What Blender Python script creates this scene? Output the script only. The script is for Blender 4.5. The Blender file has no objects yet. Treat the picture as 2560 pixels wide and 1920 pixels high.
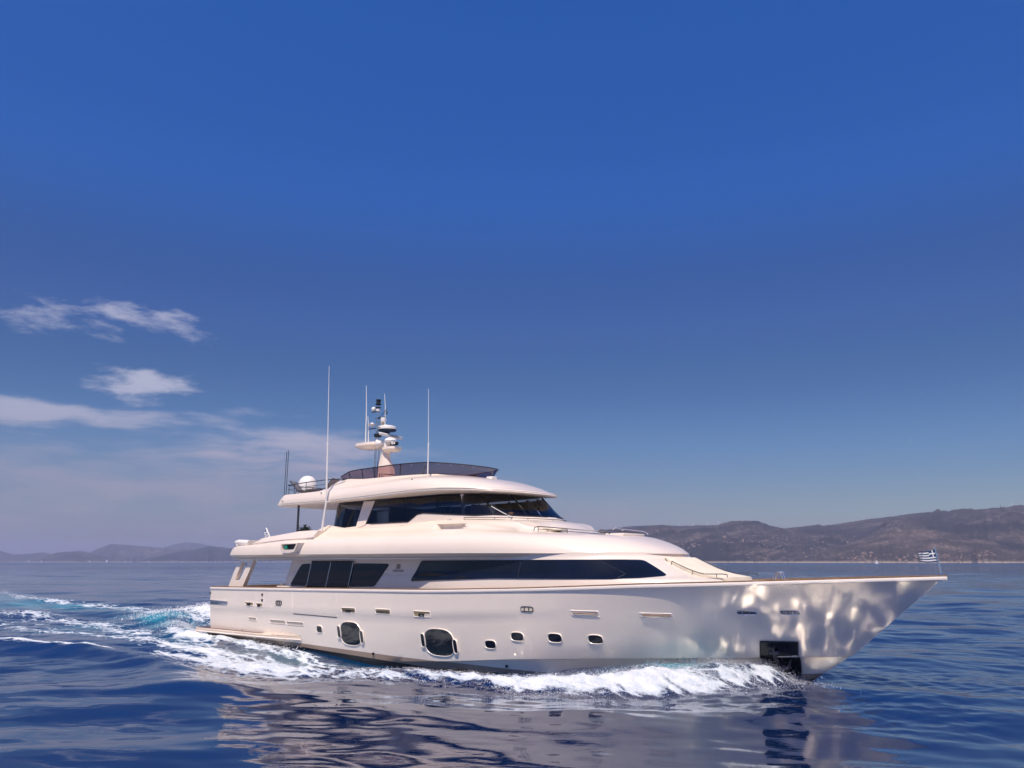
import bpy, bmesh, math, random
import numpy as np
R = math.radians
rng = np.random.default_rng(7); random.seed(7)
SC = bpy.context.scene; COL = SC.collection

# ------------------------------------------------------------------ camera, sky, sun, exposure
YAW = R(39.0)                                   # the yacht's heading, turned to the right and towards the camera
U = np.array([math.cos(YAW), -math.sin(YAW), 0]); V = np.array([math.sin(YAW), math.cos(YAW), 0])
ORG = np.array([-13.701, 43.589, 0.0])          # foot of the yacht's own axes (stern, waterline)
cam = bpy.data.objects.new('camera', bpy.data.cameras.new('camera')); COL.objects.link(cam)
cam.location = (0, 0, 3.6); cam.rotation_euler = (R(90 + 12.5167), 0, 0)
cam.data.sensor_width = 36; cam.data.lens = 28.125; cam.data.clip_start = .3; cam.data.clip_end = 80000
SC.camera = cam
SUN_EL = R(60); SUN_AZ = R(24)                    # azimuth ahead of the yacht's starboard beam
sl = np.array([math.cos(SUN_EL)*math.sin(SUN_AZ), -math.cos(SUN_EL)*math.cos(SUN_AZ), math.sin(SUN_EL)])
SUN = sl[0]*U + sl[1]*V + np.array([0, 0, sl[2]])
from mathutils import Vector, Matrix
sd = bpy.data.lights.new('sun', 'SUN'); sd.energy = 5.0; sd.angle = R(.53); sd.color = (1, .865, .725)
so = bpy.data.objects.new('sun', sd); COL.objects.link(so)
so.rotation_euler = Vector(SUN).to_track_quat('Z', 'Y').to_euler()
so.location = (0, 0, 60)
SC.view_settings.view_transform = 'Standard'; SC.view_settings.look = 'None'
SC.view_settings.exposure = 0.0; SC.view_settings.gamma = 1.0
SC.render.engine = 'CYCLES'
SC.cycles.use_denoising = True
SC.cycles.use_adaptive_sampling = False; SC.cycles.use_guiding = True; SC.cycles.use_surface_guiding = True; SC.cycles.use_volume_guiding = False
SC.cycles.guiding_training_samples = 64; SC.cycles.surface_guiding_probability = .6     # resolves the net of sunlight thrown up from the water
SC.cycles.max_bounces = 8; SC.cycles.transparent_max_bounces = 16; SC.cycles.volume_bounces = 1
SC.cycles.sample_clamp_indirect = 150; SC.cycles.blur_glossy = .05

# ---- node helpers
class NT:
    def __init__(s, tree): s.t = tree; s.L = tree.links.new
    def n(s, typ, **kw):
        o = s.t.nodes.new(typ)
        for k, v in kw.items():
            if k.startswith('i_'):
                key = k[2:]; key = int(key) if key.isdigit() else key.replace('_', ' ')
                s.put(o.inputs[key], v)
            else: setattr(o, k, v)
        return o
    def put(s, inp, v):
        if isinstance(v, bpy.types.NodeSocket): s.L(v, inp)
        else: inp.default_value = v
    def m(s, op, *a):
        o = s.t.nodes.new('ShaderNodeMath'); o.operation = op
        for i, v in enumerate(a): s.put(o.inputs[i], v)
        return o.outputs[0]
    def sm(s, x, lo, hi, a=0.0, b=1.0):
        o = s.t.nodes.new('ShaderNodeMapRange'); o.interpolation_type = 'SMOOTHSTEP'
        for i, v in enumerate((x, lo, hi, a, b)): s.put(o.inputs[i], v)
        return o.outputs[0]
    def mix(s, f, a, b, blend='MIX'):
        o = s.t.nodes.new('ShaderNodeMix'); o.data_type = 'RGBA'; o.blend_type = blend
        s.put(o.inputs[0], f); s.put(o.inputs[6], a); s.put(o.inputs[7], b); return o.outputs[2]
    def noise(s, vec, scale, detail=4, rough=.5, out=0, dist=0.0):
        o = s.n('ShaderNodeTexNoise', i_Scale=scale, i_Detail=detail, i_Roughness=rough, i_Distortion=dist)
        s.L(vec, o.inputs['Vector']); return o.outputs[out]
    def mapping(s, vec, scale=(1, 1, 1), loc=(0, 0, 0), rot=(0, 0, 0)):
        o = s.n('ShaderNodeMapping', i_Scale=scale, i_Location=loc, i_Rotation=rot); s.L(vec, o.inputs[0]); return o.outputs[0]

world = bpy.data.worlds.new('World'); SC.world = world; world.use_nodes = True
w = NT(world.node_tree); w.t.nodes.clear()
sky = w.n('ShaderNodeTexSky', sky_type='NISHITA', sun_disc=False, sun_elevation=SUN_EL, sun_rotation=math.atan2(SUN[0], SUN[1]),
          altitude=0, air_density=1.0, dust_density=.6, ozone_density=2.5)
gen = w.n('ShaderNodeTexCoord').outputs['Generated']
sep = w.n('ShaderNodeSeparateXYZ'); w.L(gen, sep.inputs[0])
az = w.m('MULTIPLY', w.m('ARCTAN2', sep.outputs[0], sep.outputs[1]), 57.2958)
el = w.m('MULTIPLY', w.m('ARCSINE', sep.outputs[2]), 57.2958)
comb = w.n('ShaderNodeCombineXYZ'); w.L(az, comb.inputs[0]); w.L(el, comb.inputs[1])
ae = comb.outputs[0]
hs = w.n('ShaderNodeHueSaturation', i_Hue=.512, i_Saturation=1.42, i_Value=1.0); w.L(sky.outputs[0], hs.inputs['Color'])
skyc = hs.outputs[0]
# mauve haze low over the sea, thicker towards the left
low = w.m('MULTIPLY', w.sm(el, 11.0, -1.0), w.sm(az, 40, -20, .35, .8))
skyc = w.mix(low, skyc, (2.5, 2.5, 4.2, 1))
grade = w.n('ShaderNodeValToRGB'); cr = grade.color_ramp; cr.interpolation = 'EASE'
for k, (e_, c_) in enumerate([(0, (.86, .82, .75)), (7, (.60, .68, .77)), (12.5, (.62, .62, .69)), (18, (.80, .68, .81)), (27, (.98, 1.06, 1.28)), (38, (1.22, 1.22, 1.44))]):
    st = cr.elements[k] if k < 2 else cr.elements.new(e_/45)
    st.position = e_/45; st.color = (*[v/1.4 for v in c_], 1)
w.put(grade.inputs[0], w.m('DIVIDE', el, 45.0))
skyc = w.mix(1.0, skyc, w.mix(1.0, grade.outputs[0], (1.4, 1.4, 1.4, 1), 'MULTIPLY'), 'MULTIPLY')     # a polarised, clear-air blue overhead
warp = w.noise(w.mapping(ae, (.09, .25, 1)), 1.0, 3, .5, 1)
aew = w.n('ShaderNodeVectorMath', operation='MULTIPLY_ADD'); w.L(warp, aew.inputs[0]); aew.inputs[1].default_value = (5.0, 1.6, 0); w.L(ae, aew.inputs[2])
aew = aew.outputs[0]
n1 = w.noise(w.mapping(aew, (.36, 1.0, 1)), .75, 8, .61)
n2 = w.noise(w.mapping(aew, (.16, .75, 1), (3.1, 7.7, 0)), .8, 7, .6)
def cloud(a0, e0, ra, re, tilt, lo, hi, nz, gain):
    """a cloud bank round (azimuth, elevation) in degrees, broken up by noise"""
    c, s_ = math.cos(R(tilt)), math.sin(R(tilt))
    da = w.m('SUBTRACT', az, a0); de = w.m('SUBTRACT', el, e0)
    a = w.m('DIVIDE', w.m('ADD', w.m('MULTIPLY', da, c), w.m('MULTIPLY', de, s_)), ra)
    b = w.m('DIVIDE', w.m('SUBTRACT', w.m('MULTIPLY', de, c), w.m('MULTIPLY', da, s_)), re)
    body = w.m('SUBTRACT', 1.0, w.m('ADD', w.m('MULTIPLY', a, a), w.m('MULTIPLY', b, b)))
    v = w.m('ADD', w.m('MULTIPLY', body, .42), w.m('MULTIPLY', w.m('SUBTRACT', nz, .5), 2.1))
    return w.m('MULTIPLY', w.sm(v, lo, hi, 0.0, gain), w.sm(body, -1.2, .1))
F = [cloud(-32.0, 15.0, 6.0, 1.45, -3, .12, .75, n1, .58), cloud(-25.4, 15.6, 5.0, 1.2, -9, .12, .75, n1, .62),
     cloud(-25.6, 11.3, 4.2, 1.35, -4, .0, .6, n1, .72), cloud(-30.5, 9.0, 9.5, 1.0, -2, -.1, .55, n2, .65),
     cloud(-15.5, 7.2, 9.0, 2.6, -3, -.1, .65, n2, .72), cloud(-24, 5.0, 16, 3.0, 0, -.1, .8, n2, .5),
     cloud(-9.0, 4.0, 12.0, 2.4, 0, -.2, .8, n2, .5), cloud(3.0, 2.8, 11.0, 1.8, 0, -.2, .8, n2, .42)]
f = F[0]
for g in F[1:]: f = w.m('MAXIMUM', f, g)
skyc = w.mix(f, skyc, w.mix(w.sm(el, 4, 12), (4.7, 3.9, 4.7, 1), (6.0, 6.0, 7.4, 1)))
bg = w.n('ShaderNodeBackground', i_Strength=.098); w.L(skyc, bg.inputs[0])
wo = w.n('ShaderNodeOutputWorld'); w.L(bg.outputs[0], wo.inputs[0])

# ------------------------------------------------------------------ materials
def mat(name, col=(.8, .8, .8), rough=.4, metal=0.0, coat=0.0, spec=.5, bump=None, vary=None, alpha=None, ior=None):
    m = bpy.data.materials.new(name); m.use_nodes = True; t = NT(m.node_tree)
    b = t.t.nodes['Principled BSDF']; b.inputs['Base Color'].default_value = (*col, 1)
    b.inputs['Roughness'].default_value = rough; b.inputs['Metallic'].default_value = metal
    b.inputs['Coat Weight'].default_value = coat; b.inputs['Coat Roughness'].default_value = .04
    b.inputs['Specular IOR Level'].default_value = spec
    if ior: b.inputs['IOR'].default_value = ior
    tc = t.n('ShaderNodeTexCoord').outputs['Object']
    if vary:
        sc, amt = vary[:2]; st = vary[2] if len(vary) > 2 else (1, 1, 1)
        nz = t.noise(t.mapping(tc, st), sc, 6, .6)
        dark = tuple(c*(1-amt) for c in col); lite = tuple(min(1, c*(1+amt)) for c in col)
        t.put(b.inputs['Base Color'], t.mix(t.sm(nz, .3, .7), (*dark, 1), (*lite, 1)))
    if bump:
        bn = t.n('ShaderNodeBump', i_Strength=bump[1], i_Distance=bump[2]); t.L(t.noise(tc, bump[0], 5, .6), bn.inputs['Height'])
        t.L(bn.outputs[0], b.inputs['Normal'])
    return m
M = {}
M['white'] = mat('white_gelcoat', (.81, .70, .59), .28, coat=.5, vary=(.35, .03), bump=(.8, .12, .02))
M['hull'] = mat('hull_gelcoat', (.94, .82, .69), .36, .16, coat=.22, vary=(.22, .04, (1, 1, 2)), bump=(.9, .15, .015))
M['soffit'] = mat('soffit_gelcoat', (.82, .73, .62), .4, vary=(.5, .03))
M['band'] = mat('white_rail_paint', (.85, .76, .67), .25, coat=.4, vary=(.8, .03))
M['pane'] = mat('hull_window_glass', (.010, .012, .014), .04, spec=.75, vary=(1.3, .5), bump=(2.0, .25, .03))
M['teak'] = mat('teak', (.24, .14, .065), .5, vary=(2.0, .3, (1, 8, 8)))
M['steel'] = mat('polished_steel', (.72, .72, .72), .16, 1.0, vary=(6, .1))
M['dsteel'] = mat('dark_steel', (.10, .10, .11), .3, .8, vary=(6, .2))
M['mirror'] = mat('polished_plate', (.55, .55, .56), .06, 1.0, vary=(3, .2), bump=(3, .1, .01))
M['plate'] = mat('dark_polished_plate', (.03, .032, .036), .08, .6, vary=(3, .3), bump=(3, .15, .01))
M['black'] = mat('black_rubber', (.012, .012, .014), .4, vary=(5, .3))
M['glass'] = mat('dark_window_glass', (.006, .009, .018), .03, spec=.36, vary=(.5, .3))
M['bronze'] = mat('brown_pocket_lining', (.34, .27, .15), .4, .3, vary=(3, .2))
M['cushion'] = mat('cream_cushion', (.74, .66, .52), .8, vary=(2, .06), bump=(9, .3, .01))
M['canvas'] = mat('grey_mesh_cloth', (.16, .15, .16), .9, vary=(5, .25), bump=(60, .4, .005))
M['plastic'] = mat('white_plastic', (.82, .78, .73), .35, vary=(3, .04))
M['beige'] = mat('beige_panel', (.45, .40, .34), .6, vary=(2, .05))
M['navy'] = mat('navy_plastic', (.01, .03, .07), .4, vary=(3, .2))
M['ink'] = mat('brown_lettering', (.17, .12, .10), .5, vary=(5, .1))
M['green'] = mat('green_lens', (.0, .22, .14), .1, coat=1, vary=(5, .2))
M['leaf'] = mat('shrub_leaf', (.03, .055, .02), .7, vary=(8, .4))
M['pot'] = mat('pot_glaze', (.18, .17, .16), .5, vary=(3, .2))
M['fblue'] = mat('flag_blue', (.012, .05, .14), .8, vary=(6, .15))
M['fwhite'] = mat('flag_white', (.78, .78, .76), .8, vary=(6, .04))
M['wood'] = mat('varnished_wood', (.10, .055, .03), .35, vary=(2, .3, (1, 6, 6)))
M['lining'] = mat('cabin_lining', (.20, .16, .12), .7, vary=(1, .1))
M['leather'] = mat('helm_leather', (.30, .27, .24), .5, vary=(4, .1))
def glassmat(name, tint, ior, rough=.01):
    m = bpy.data.materials.new(name); m.use_nodes = True; t = NT(m.node_tree)
    for nd in list(t.t.nodes):
        if nd.type != 'OUTPUT_MATERIAL': t.t.nodes.remove(nd)
    out = [nd for nd in t.t.nodes if nd.type == 'OUTPUT_MATERIAL'][0]
    nz = t.noise(t.n('ShaderNodeTexCoord').outputs['Object'], .7, 2, .5)
    tc = t.mix(nz, tuple(c*.92 for c in tint) + (1,), tuple(c*1.06 for c in tint) + (1,))
    tr = t.n('ShaderNodeBsdfTransparent'); t.L(tc, tr.inputs[0])
    gl = t.n('ShaderNodeBsdfGlossy', i_Roughness=rough)
    fr = t.n('ShaderNodeFresnel', i_IOR=ior)
    mx = t.n('ShaderNodeMixShader'); t.L(fr.outputs[0], mx.inputs[0]); t.L(tr.outputs[0], mx.inputs[1]); t.L(gl.outputs[0], mx.inputs[2])
    t.L(mx.outputs[0], out.inputs[0]); return m
M['tint'] = glassmat('tinted_cabin_glass', (.30, .33, .36), 1.55)
M['smoke'] = glassmat('smoked_acrylic', (.48, .33, .35), 1.3)
# hull paint carries the painted boot stripe (bronze) and the dark antifouling below it
def hull_material():
    m = M['hull']; t = NT(m.node_tree); b = t.t.nodes['Principled BSDF']
    src = b.inputs['Base Color'].links[0].from_socket
    at = t.n('ShaderNodeAttribute', attribute_name='boot')
    z = at.outputs['Fac']
    c = t.mix(t.sm(z, -.012, .0), (.36, .26, .19, 1), src)
    c = t.mix(t.sm(z, -.175, -.163), (.008, .008, .010, 1), c)
    t.put(b.inputs['Base Color'], c)
hull_material()

# ------------------------------------------------------------------ mesh builder
def tag(o, label=None, cat=None, group=None, kind=None):
    if label: o['label'] = label
    if cat: o['category'] = cat
    if group: o['group'] = group
    if kind: o['kind'] = kind
    return o
class MB:
    def __init__(s): s.v = []; s.f = []; s.m = []
    def add(s, vs, fs, mi=0):
        b = len(s.v); s.v += [tuple(map(float, p)) for p in vs]
        s.f += [tuple(i+b for i in f) for f in fs]; s.m += [mi]*len(fs)
    def loft(s, rows, mi=0, closed=False, mirror=False):
        """rows of equal-length point lists, joined by quads"""
        nv, nu = len(rows), len(rows[0]); vs = [p for r in rows for p in r]; fs = []
        for j in range(nv-1):
            for i in range(nu if closed else nu-1):
                k = (i+1) % nu
                fs.append((j*nu+i, j*nu+k, (j+1)*nu+k, (j+1)*nu+i))
        s.add(vs, fs, mi)
        if mirror: s.add([(x, -y, z) for x, y, z in vs], [f[::-1] for f in fs], mi)
    def box(s, c, d, rz=0, mi=0, bev=0.0, ry=0):
        bm = bmesh.new(); bmesh.ops.create_cube(bm, size=1)
        for q in bm.verts: q.co = Vector((q.co.x*d[0], q.co.y*d[1], q.co.z*d[2]))
        if bev: bmesh.ops.bevel(bm, geom=list(bm.edges), offset=bev, segments=2, affect='EDGES', profile=.5)
        mt = Matrix.Translation(c) @ Matrix.Rotation(rz, 4, 'Z') @ Matrix.Rotation(ry, 4, 'Y')
        bm.verts.index_update(); vs = [tuple(mt @ q.co) for q in bm.verts]
        s.add(vs, [tuple(q.index for q in f.verts) for f in bm.faces], mi); bm.free()
    def tube(s, pts, r, n=8, mi=0, closed=False, cap=True):
        pts = [Vector(p) for p in pts]; rs = r if hasattr(r, '__len__') else [r]*len(pts)
        rings = []; up = None; N = len(pts)
        for i, p in enumerate(pts):
            a = pts[(i-1) % N] if (i or closed) else p; b = pts[(i+1) % N] if (i < N-1 or closed) else p
            t = (b-a).normalized()
            if up is None: up = t.orthogonal().normalized()
            up = (up - t*up.dot(t)).normalized(); w_ = t.cross(up)
            rings.append([tuple(p + (up*math.cos(k*2*math.pi/n) + w_*math.sin(k*2*math.pi/n))*rs[i]) for k in range(n)])
        if closed: rings.append(rings[0])
        s.loft(rings, mi, closed=True)
        if cap and not closed:
            s.add(rings[0], [tuple(range(n))[::-1]], mi); s.add(rings[-1], [tuple(range(n))], mi)
    def lathe(s, prof, c, n=24, mi=0):
        rings = [[(c[0]+r*math.cos(k*2*math.pi/n), c[1]+r*math.sin(k*2*math.pi/n), c[2]+z) for k in range(n)] for r, z in prof]
        s.loft(rings, mi, closed=True)
        s.add(rings[0], [tuple(range(n))[::-1]], mi); s.add(rings[-1], [tuple(range(n))], mi)
    def slab(s, top, thick_dir, mi=0):
        """a polygon given as points, thickened along a vector"""
        n = len(top); vs = list(map(tuple, top)) + [tuple(np.array(p)+np.array(thick_dir)) for p in top]
        fs = [tuple(range(n)), tuple(range(2*n-1, n-1, -1))] + [(i, i+n, (i+1) % n+n, (i+1) % n) for i in range(n)]
        s.add(vs, fs, mi)
    def build(s, name, mats, parent=None, origin=(0, 0, 0), angle=38, merge=1e-4, attrs=None):
        me = bpy.data.meshes.new(name); o_ = origin
        me.from_pydata([(x-o_[0], y-o_[1], z-o_[2]) for x, y, z in s.v], [], s.f)
        mats = mats if isinstance(mats, (list, tuple)) else [mats]
        for q in mats: me.materials.append(M[q] if isinstance(q, str) else q)
        me.polygons.foreach_set('material_index', s.m)
        bm = bmesh.new(); bm.from_mesh(me)
        if merge: bmesh.ops.remove_doubles(bm, verts=bm.verts, dist=merge)
        bmesh.ops.recalc_face_normals(bm, faces=bm.faces)
        bm.to_mesh(me); bm.free()
        for p in me.polygons: p.use_smooth = True
        me.set_sharp_from_angle(angle=R(angle))
        o = bpy.data.objects.new(name, me); COL.objects.link(o)
        if parent: o.parent = parent
        return o
def empty(name, loc=(0, 0, 0), rz=0.0):
    o = bpy.data.objects.new(name, None); COL.objects.link(o); o.location = loc; o.rotation_euler = (0, 0, rz); o.empty_display_size = .5
    return o
def toworld(p): return tuple(ORG + p[0]*U + p[1]*V + np.array([0, 0, p[2]]))
def aboard(name, base): return empty(name, toworld(base), -YAW)          # a loose thing standing on the yacht
def text(name, body, loc, rot, size, m, parent, sx=1.0):
    cu = bpy.data.curves.new(name, 'FONT'); cu.body = body; cu.size = size; cu.extrude = .003; cu.align_x = 'CENTER'; cu.align_y = 'CENTER'
    cu.materials.append(M[m]); o = bpy.data.objects.new(name, cu); COL.objects.link(o)
    me = bpy.data.meshes.new_from_object(o.evaluated_get(bpy.context.evaluated_depsgraph_get())); bpy.data.objects.remove(o); bpy.data.curves.remove(cu)
    o = bpy.data.objects.new(name, me); COL.objects.link(o); o.location = loc; o.rotation_euler = rot; o.parent = parent; return o
def interp(tbl):
    xs = np.array([a for a, b in tbl], float); ys = np.array([b for a, b in tbl], float)
    return lambda x: np.interp(x, xs, ys)
from mathutils.bvhtree import BVHTree
def skin(*obs, back=None):
    """half-breadth of built starboard surfaces at (x, z), by a ray from abeam"""
    vs, fs = [], []
    for o in obs:
        b_ = len(vs); vs += [v.co.copy() for v in o.data.vertices]; fs += [tuple(i+b_ for i in p.vertices) for p in o.data.polygons]
    T_ = BVHTree.FromPolygons(vs, fs)
    def fn(x, z):
        h = T_.ray_cast(Vector((x, -9, z)), Vector((0, 1, 0)))
        return h[0].y if h[0] is not None else (back(x, z) if back else 0.0)
    return fn
def sstep(a, b, x): t = np.clip((np.asarray(x, float)-a)/(b-a), 0, 1); return t*t*(3-2*t)
def smoothtbl(tbl, k=.35):
    """a table smoothed into a soft curve"""
    f0 = interp(tbl); o = np.linspace(-1, 1, 9)*k; ww = np.array([1, 2, 3, 4, 5, 4, 3, 2, 1.]); ww /= ww.sum()
    return lambda x: sum(wi*f0(np.asarray(x, float)+oi) for wi, oi in zip(ww, o))
def crom(rows, k):
    """Catmull-Rom in-between rows"""
    P = [np.array(r, float) for r in rows]; out = []
    for i in range(len(P)-1):
        a = P[max(i-1, 0)]; b = P[i]; c = P[i+1]; d = P[min(i+2, len(P)-1)]
        for j in range(k):
            t = j/k
            out.append(.5*((2*b)+(-a+c)*t+(2*a-5*b+4*c-d)*t*t+(-a+3*b-3*c+d)*t**3))
    out.append(P[-1]); return out

YACHT = empty('motor_yacht', tuple(ORG), -YAW)
tag(YACHT, 'large white motor yacht with three decks under way, dark windows and grey mirrored bow', 'yacht')

# ------------------------------------------------------------------ sea
def vnoise(x, y, seed=0):
    """value noise on a lattice"""
    xi, yi = np.floor(x).astype(np.int64), np.floor(y).astype(np.int64); fx, fy = x-xi, y-yi
    fx = fx*fx*(3-2*fx); fy = fy*fy*(3-2*fy)
    def h(a, b):
        n = (a*374761393+b*668265263+seed*974711) & 0xffffffff; n = ((n ^ (n >> 13))*1274126177) & 0xffffffff
        return ((n ^ (n >> 16)) & 0xffff)/65535.0
    return (h(xi, yi)*(1-fx)+h(xi+1, yi)*fx)*(1-fy)+(h(xi, yi+1)*(1-fx)+h(xi+1, yi+1)*fx)*fy
def fbm(x, y, oc=5, seed=0, gain=.5):
    s_, a, t_ = 0, 1, 0
    for k in range(oc): s_ = s_+a*vnoise(x*2**k+17*k, y*2**k-9*k, seed+k); t_ += a; a *= gain
    return s_/t_
def along(px, py, pts):
    """strongest bell-shaped ridge along a polyline of (x, y, height, width)"""
    best = np.zeros_like(px)
    for (x0, y0, h0, w0), (x1, y1, h1, w1) in zip(pts[:-1], pts[1:]):
        dx, dy = x1-x0, y1-y0; t_ = np.clip(((px-x0)*dx+(py-y0)*dy)/(dx*dx+dy*dy), 0, 1)
        d2 = (px-x0-t_*dx)**2+(py-y0-t_*dy)**2; h_ = h0+(h1-h0)*t_; w_ = w0+(w1-w0)*t_
        best = np.maximum(best, h_*np.exp(-d2/(w_*w_)))
    return best
WAVES = []
for k in range(46):
    Lw = .55*(26/.55)**(k/45); th = R(-95)+rng.normal()*R(38)           # swell runs roughly towards the camera
    WAVES.append((2*math.pi/Lw, math.cos(th), math.sin(th), Lw, rng.random()*6.283, float(np.interp(Lw, [.5, 1.2, 2.5, 6, 26], [.0075, .0135, .0195, .0175, .0115]))*Lw/(2*math.pi)*(1.25-.5*rng.random())))
BOW_RIDGE = [(28.95, -.5, .10, .25), (28.3, -1.5, .34, .45), (27.3, -2.7, .50, .6), (26.2, -3.8, .52, .7), (25.0, -4.6, .44, .75), (23.8, -5.2, .34, .7), (22.4, -5.8, .28, .6), (20.5, -6.3, .26, .55), (18.0, -7.1, .20, .6), (15.0, -7.8, .18, .7), (11, -8.2, .16, .8), (7, -8.0, .14, .9)]
CHOP = []
for k in range(30):
    Lw = .36+.75*rng.random()**1.5; th = rng.random()*6.283; CHOP.append((2*math.pi/Lw, math.cos(th), math.sin(th), rng.random()*6.283, .017*Lw/(2*math.pi)))
HULL_RIDGE = [(28.2, -1.1, .30, .4), (26.8, -1.9, .66, .6), (25.2, -2.7, .66, .6), (23.4, -3.3, .36, .5), (21.8, -3.7, .12, .5)]
TROUGH = [(21.5, -3.8, .20, .8), (18, -4.2, .42, 1.0), (14, -4.4, .36, 1.0), (10, -4.4, .18, .9)]
SWELL = [(-3, -11.0, .16, .9), (1, -10.6, .30, .9), (4, -9.8, .36, 1.0), (8, -9.8, .34, 1.1), (12, -10.6, .26, 1.2), (16, -12.0, .15, 1.4)]
BESIDE = [(.5, -4.0, .20, .7), (4, -4.1, .22, .8), (8.5, -4.1, .16, .7), (11, -4.2, .04, .6)]
STERN = [(2.5, -4.2, .1, .5), (-1.5, -3.0, .28, .7), (-5, -1.4, .42, .9), (-10, .4, .40, 1.1), (-16, 1.6, .22, 1.4), (-28, 3.4, .15, 2)]
ROOST = [(-.5, 1.6, .4, 1.2), (-4, 2.2, .95, 1.6), (-8, 2.4, .95, 1.7), (-13, 2.6, .4, 1.8)]
def mirror_y(p): return [(x, -y, h, w_) for x, y, h, w_ in p]
def wake(lx, ly):
    h = along(lx, ly, BOW_RIDGE)+along(lx, ly, HULL_RIDGE)*.75-along(lx, ly, TROUGH)+along(lx, ly, SWELL)+along(lx, ly, BESIDE)+along(lx, ly, STERN)+along(lx, ly, ROOST)
    h += along(lx, ly, mirror_y(BOW_RIDGE))+along(lx, ly, mirror_y(SWELL))-along(lx, ly, mirror_y(TROUGH))
    return h
FOAM = [ # polylines of (x, y, strength, width) in the yacht's own axes
    [(29.0, -.5, .5, .3), (28.4, -1.7, .85, .6), (27.5, -3.0, .95, .9), (26.2, -4.2, 1.02, 1.0), (24.7, -5.0, 1.02, .95), (22.8, -5.9, 1.0, .7), (20.5, -6.7, .95, .6), (18.0, -7.6, .88, .7), (15.0, -8.3, .92, .8), (11.5, -8.3, .92, 1.0), (8, -7.9, .95, 1.0), (5.5, -7.3, .9, 1.0)],
    [(26.5, -2.9, .7, .6), (24.5, -3.9, .78, .7), (22.5, -4.8, .85, .7), (20.5, -5.4, .75, .6)],
    [(21, -5.6, .72, .9), (17, -6.2, .74, 1.2), (13, -6.4, .78, 1.5), (9, -6.2, .86, 1.7), (5, -6.0, .92, 1.6), (1, -6, .84, 1.4), (-3, -6, .76, 1.4), (-8, -6, .68, 1.6), (-16, -6, .62, 2.0), (-28, -5, .56, 3)],
    [(20, -4.6, .6, .5), (14, -4.6, .78, .7), (9, -4.1, .9, .7), (5, -4.2, .95, .8), (1, -4.3, .95, .8)],
    [(16.0, -9.0, .62, .7), (12.0, -9.6, .6, .7), (9, -9.4, .62, .7), (6, -8.6, .62, .8)],
    [(5, -9.4, .7, .3), (4.2, -9.5, 1.0, .4), (2.0, -10.0, 1.05, .6), (-2, -10.8, 1.05, .65), (-6, -11.2, 1.0, .65), (-12, -12, .9, .7)],
    [(1.0, -.5, 1.0, 1.6), (-3, 1.8, 1.3, 2.1), (-8, 2.8, 1.3, 2.3), (-13, 3.4, .95, 1.9), (-20, 5, .82, 1.6), (-30, 6.4, .74, 1.8), (-48, 8.5, .72, 2.2), (-80, 14, .6, 3)],
    [(-3, -4.2, .85, 1.2), (-9, -3.2, .78, 1.5), (-16, -2.8, .75, 2.0), (-26, -2.2, .72, 2.5), (-45, -1.5, .68, 3), (-80, 1, .55, 4)],
    [(-6, -8.6, .5, 1.6), (-14, -8.8, .58, 2.2), (-25, -8.6, .56, 3), (-45, -7, .5, 4)],
    [(0.5, -4.2, .9, .5), (-1, -3.6, .9, .6), (-3, -2.8, .75, .6)]]
AERATED = [[(1.5, -4.0, .5, .6), (-2, -2.7, 1.2, .9), (-6, -1.0, 1.3, 1.3), (-11, .3, 1.1, 1.4), (-15, 1.4, .6, 1.5)],
           [(-17, 3.0, .45, 1.6), (-24, 3.6, .9, 2.2), (-38, 4.6, 1.0, 2.8), (-60, 7, .9, 3.5), (-90, 11, .7, 4)],
           [(27.2, -2.0, .4, .5), (25.8, -2.8, .65, .7), (24, -3.6, .4, .6)], [(20, -4.6, .25, .8), (12, -4.6, .2, 1.0), (2, -5.5, .2, 1.5), (-10, -4, .35, 2.5)]]
def foam_at(lx, ly):
    f = np.zeros_like(lx)
    for p in FOAM: f = np.maximum(f, along(lx, ly, p))
    for p in (FOAM[0], FOAM[2], FOAM[5]): f = np.maximum(f, along(lx, ly, mirror_y(p)))
    return f
def sea_height(x, y, step):
    h = np.zeros_like(x)
    d = np.hypot(x, y); calm = 1-.25*np.exp(-((x-6)**2+(y-18)**2)/500)
    for k, cx, cy, Lw, ph, a in WAVES:
        damp = np.clip((Lw/step-2.5)/4, 0, 1)
        h += a*damp*calm*np.sin(k*(x*cx+y*cy)+ph+.7*np.sin(.31*k*(x*cy-y*cx)+ph*2))
    lx = (x-ORG[0])*U[0]+(y-ORG[1])*U[1]; ly = (x-ORG[0])*V[0]+(y-ORG[1])*V[1]
    near = (lx > -110) & (lx < 36) & (np.abs(ly) < 40)
    fo = np.zeros_like(x); ae = np.zeros_like(x); rg = np.zeros_like(x)
    a, b = lx[near], ly[near]; st = step[near]
    fo[near] = foam_at(a, b)
    for p in AERATED: ae[near] = np.maximum(ae[near], along(a, b, p))
    lump = (fbm(a*1.5, b*2.0, 4, 3)-.5); fine = (fbm(a*5, b*6, 4, 9, .6)-.5)
    cz = np.clip(1.25-np.abs(np.abs(b)-3)/3.6, 0, 1)*sstep(18, 24, a)*(1-sstep(33, 36, a)); rg[near] = cz; ok = np.clip((.5/st-2.5)/2, 0, 1)
    for kk, cx, cy, ph, am in CHOP: h[np.flatnonzero(near)] += cz*ok*am*np.sin(kk*(a*cx+b*cy)+ph)
    e = np.clip(fo[near], 0, 1.2); big = np.clip((along(a, b, BOW_RIDGE)+along(a, b, ROOST))*1.6, 0, 1)
    hh = h[near]+wake(a, b)
    hh += e*(lump*.26+fine*.15*np.clip(.5/st, 0, 1))*(.55+1.1*big)
    h[near] = hh
    return h, fo, ae, rg
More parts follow.
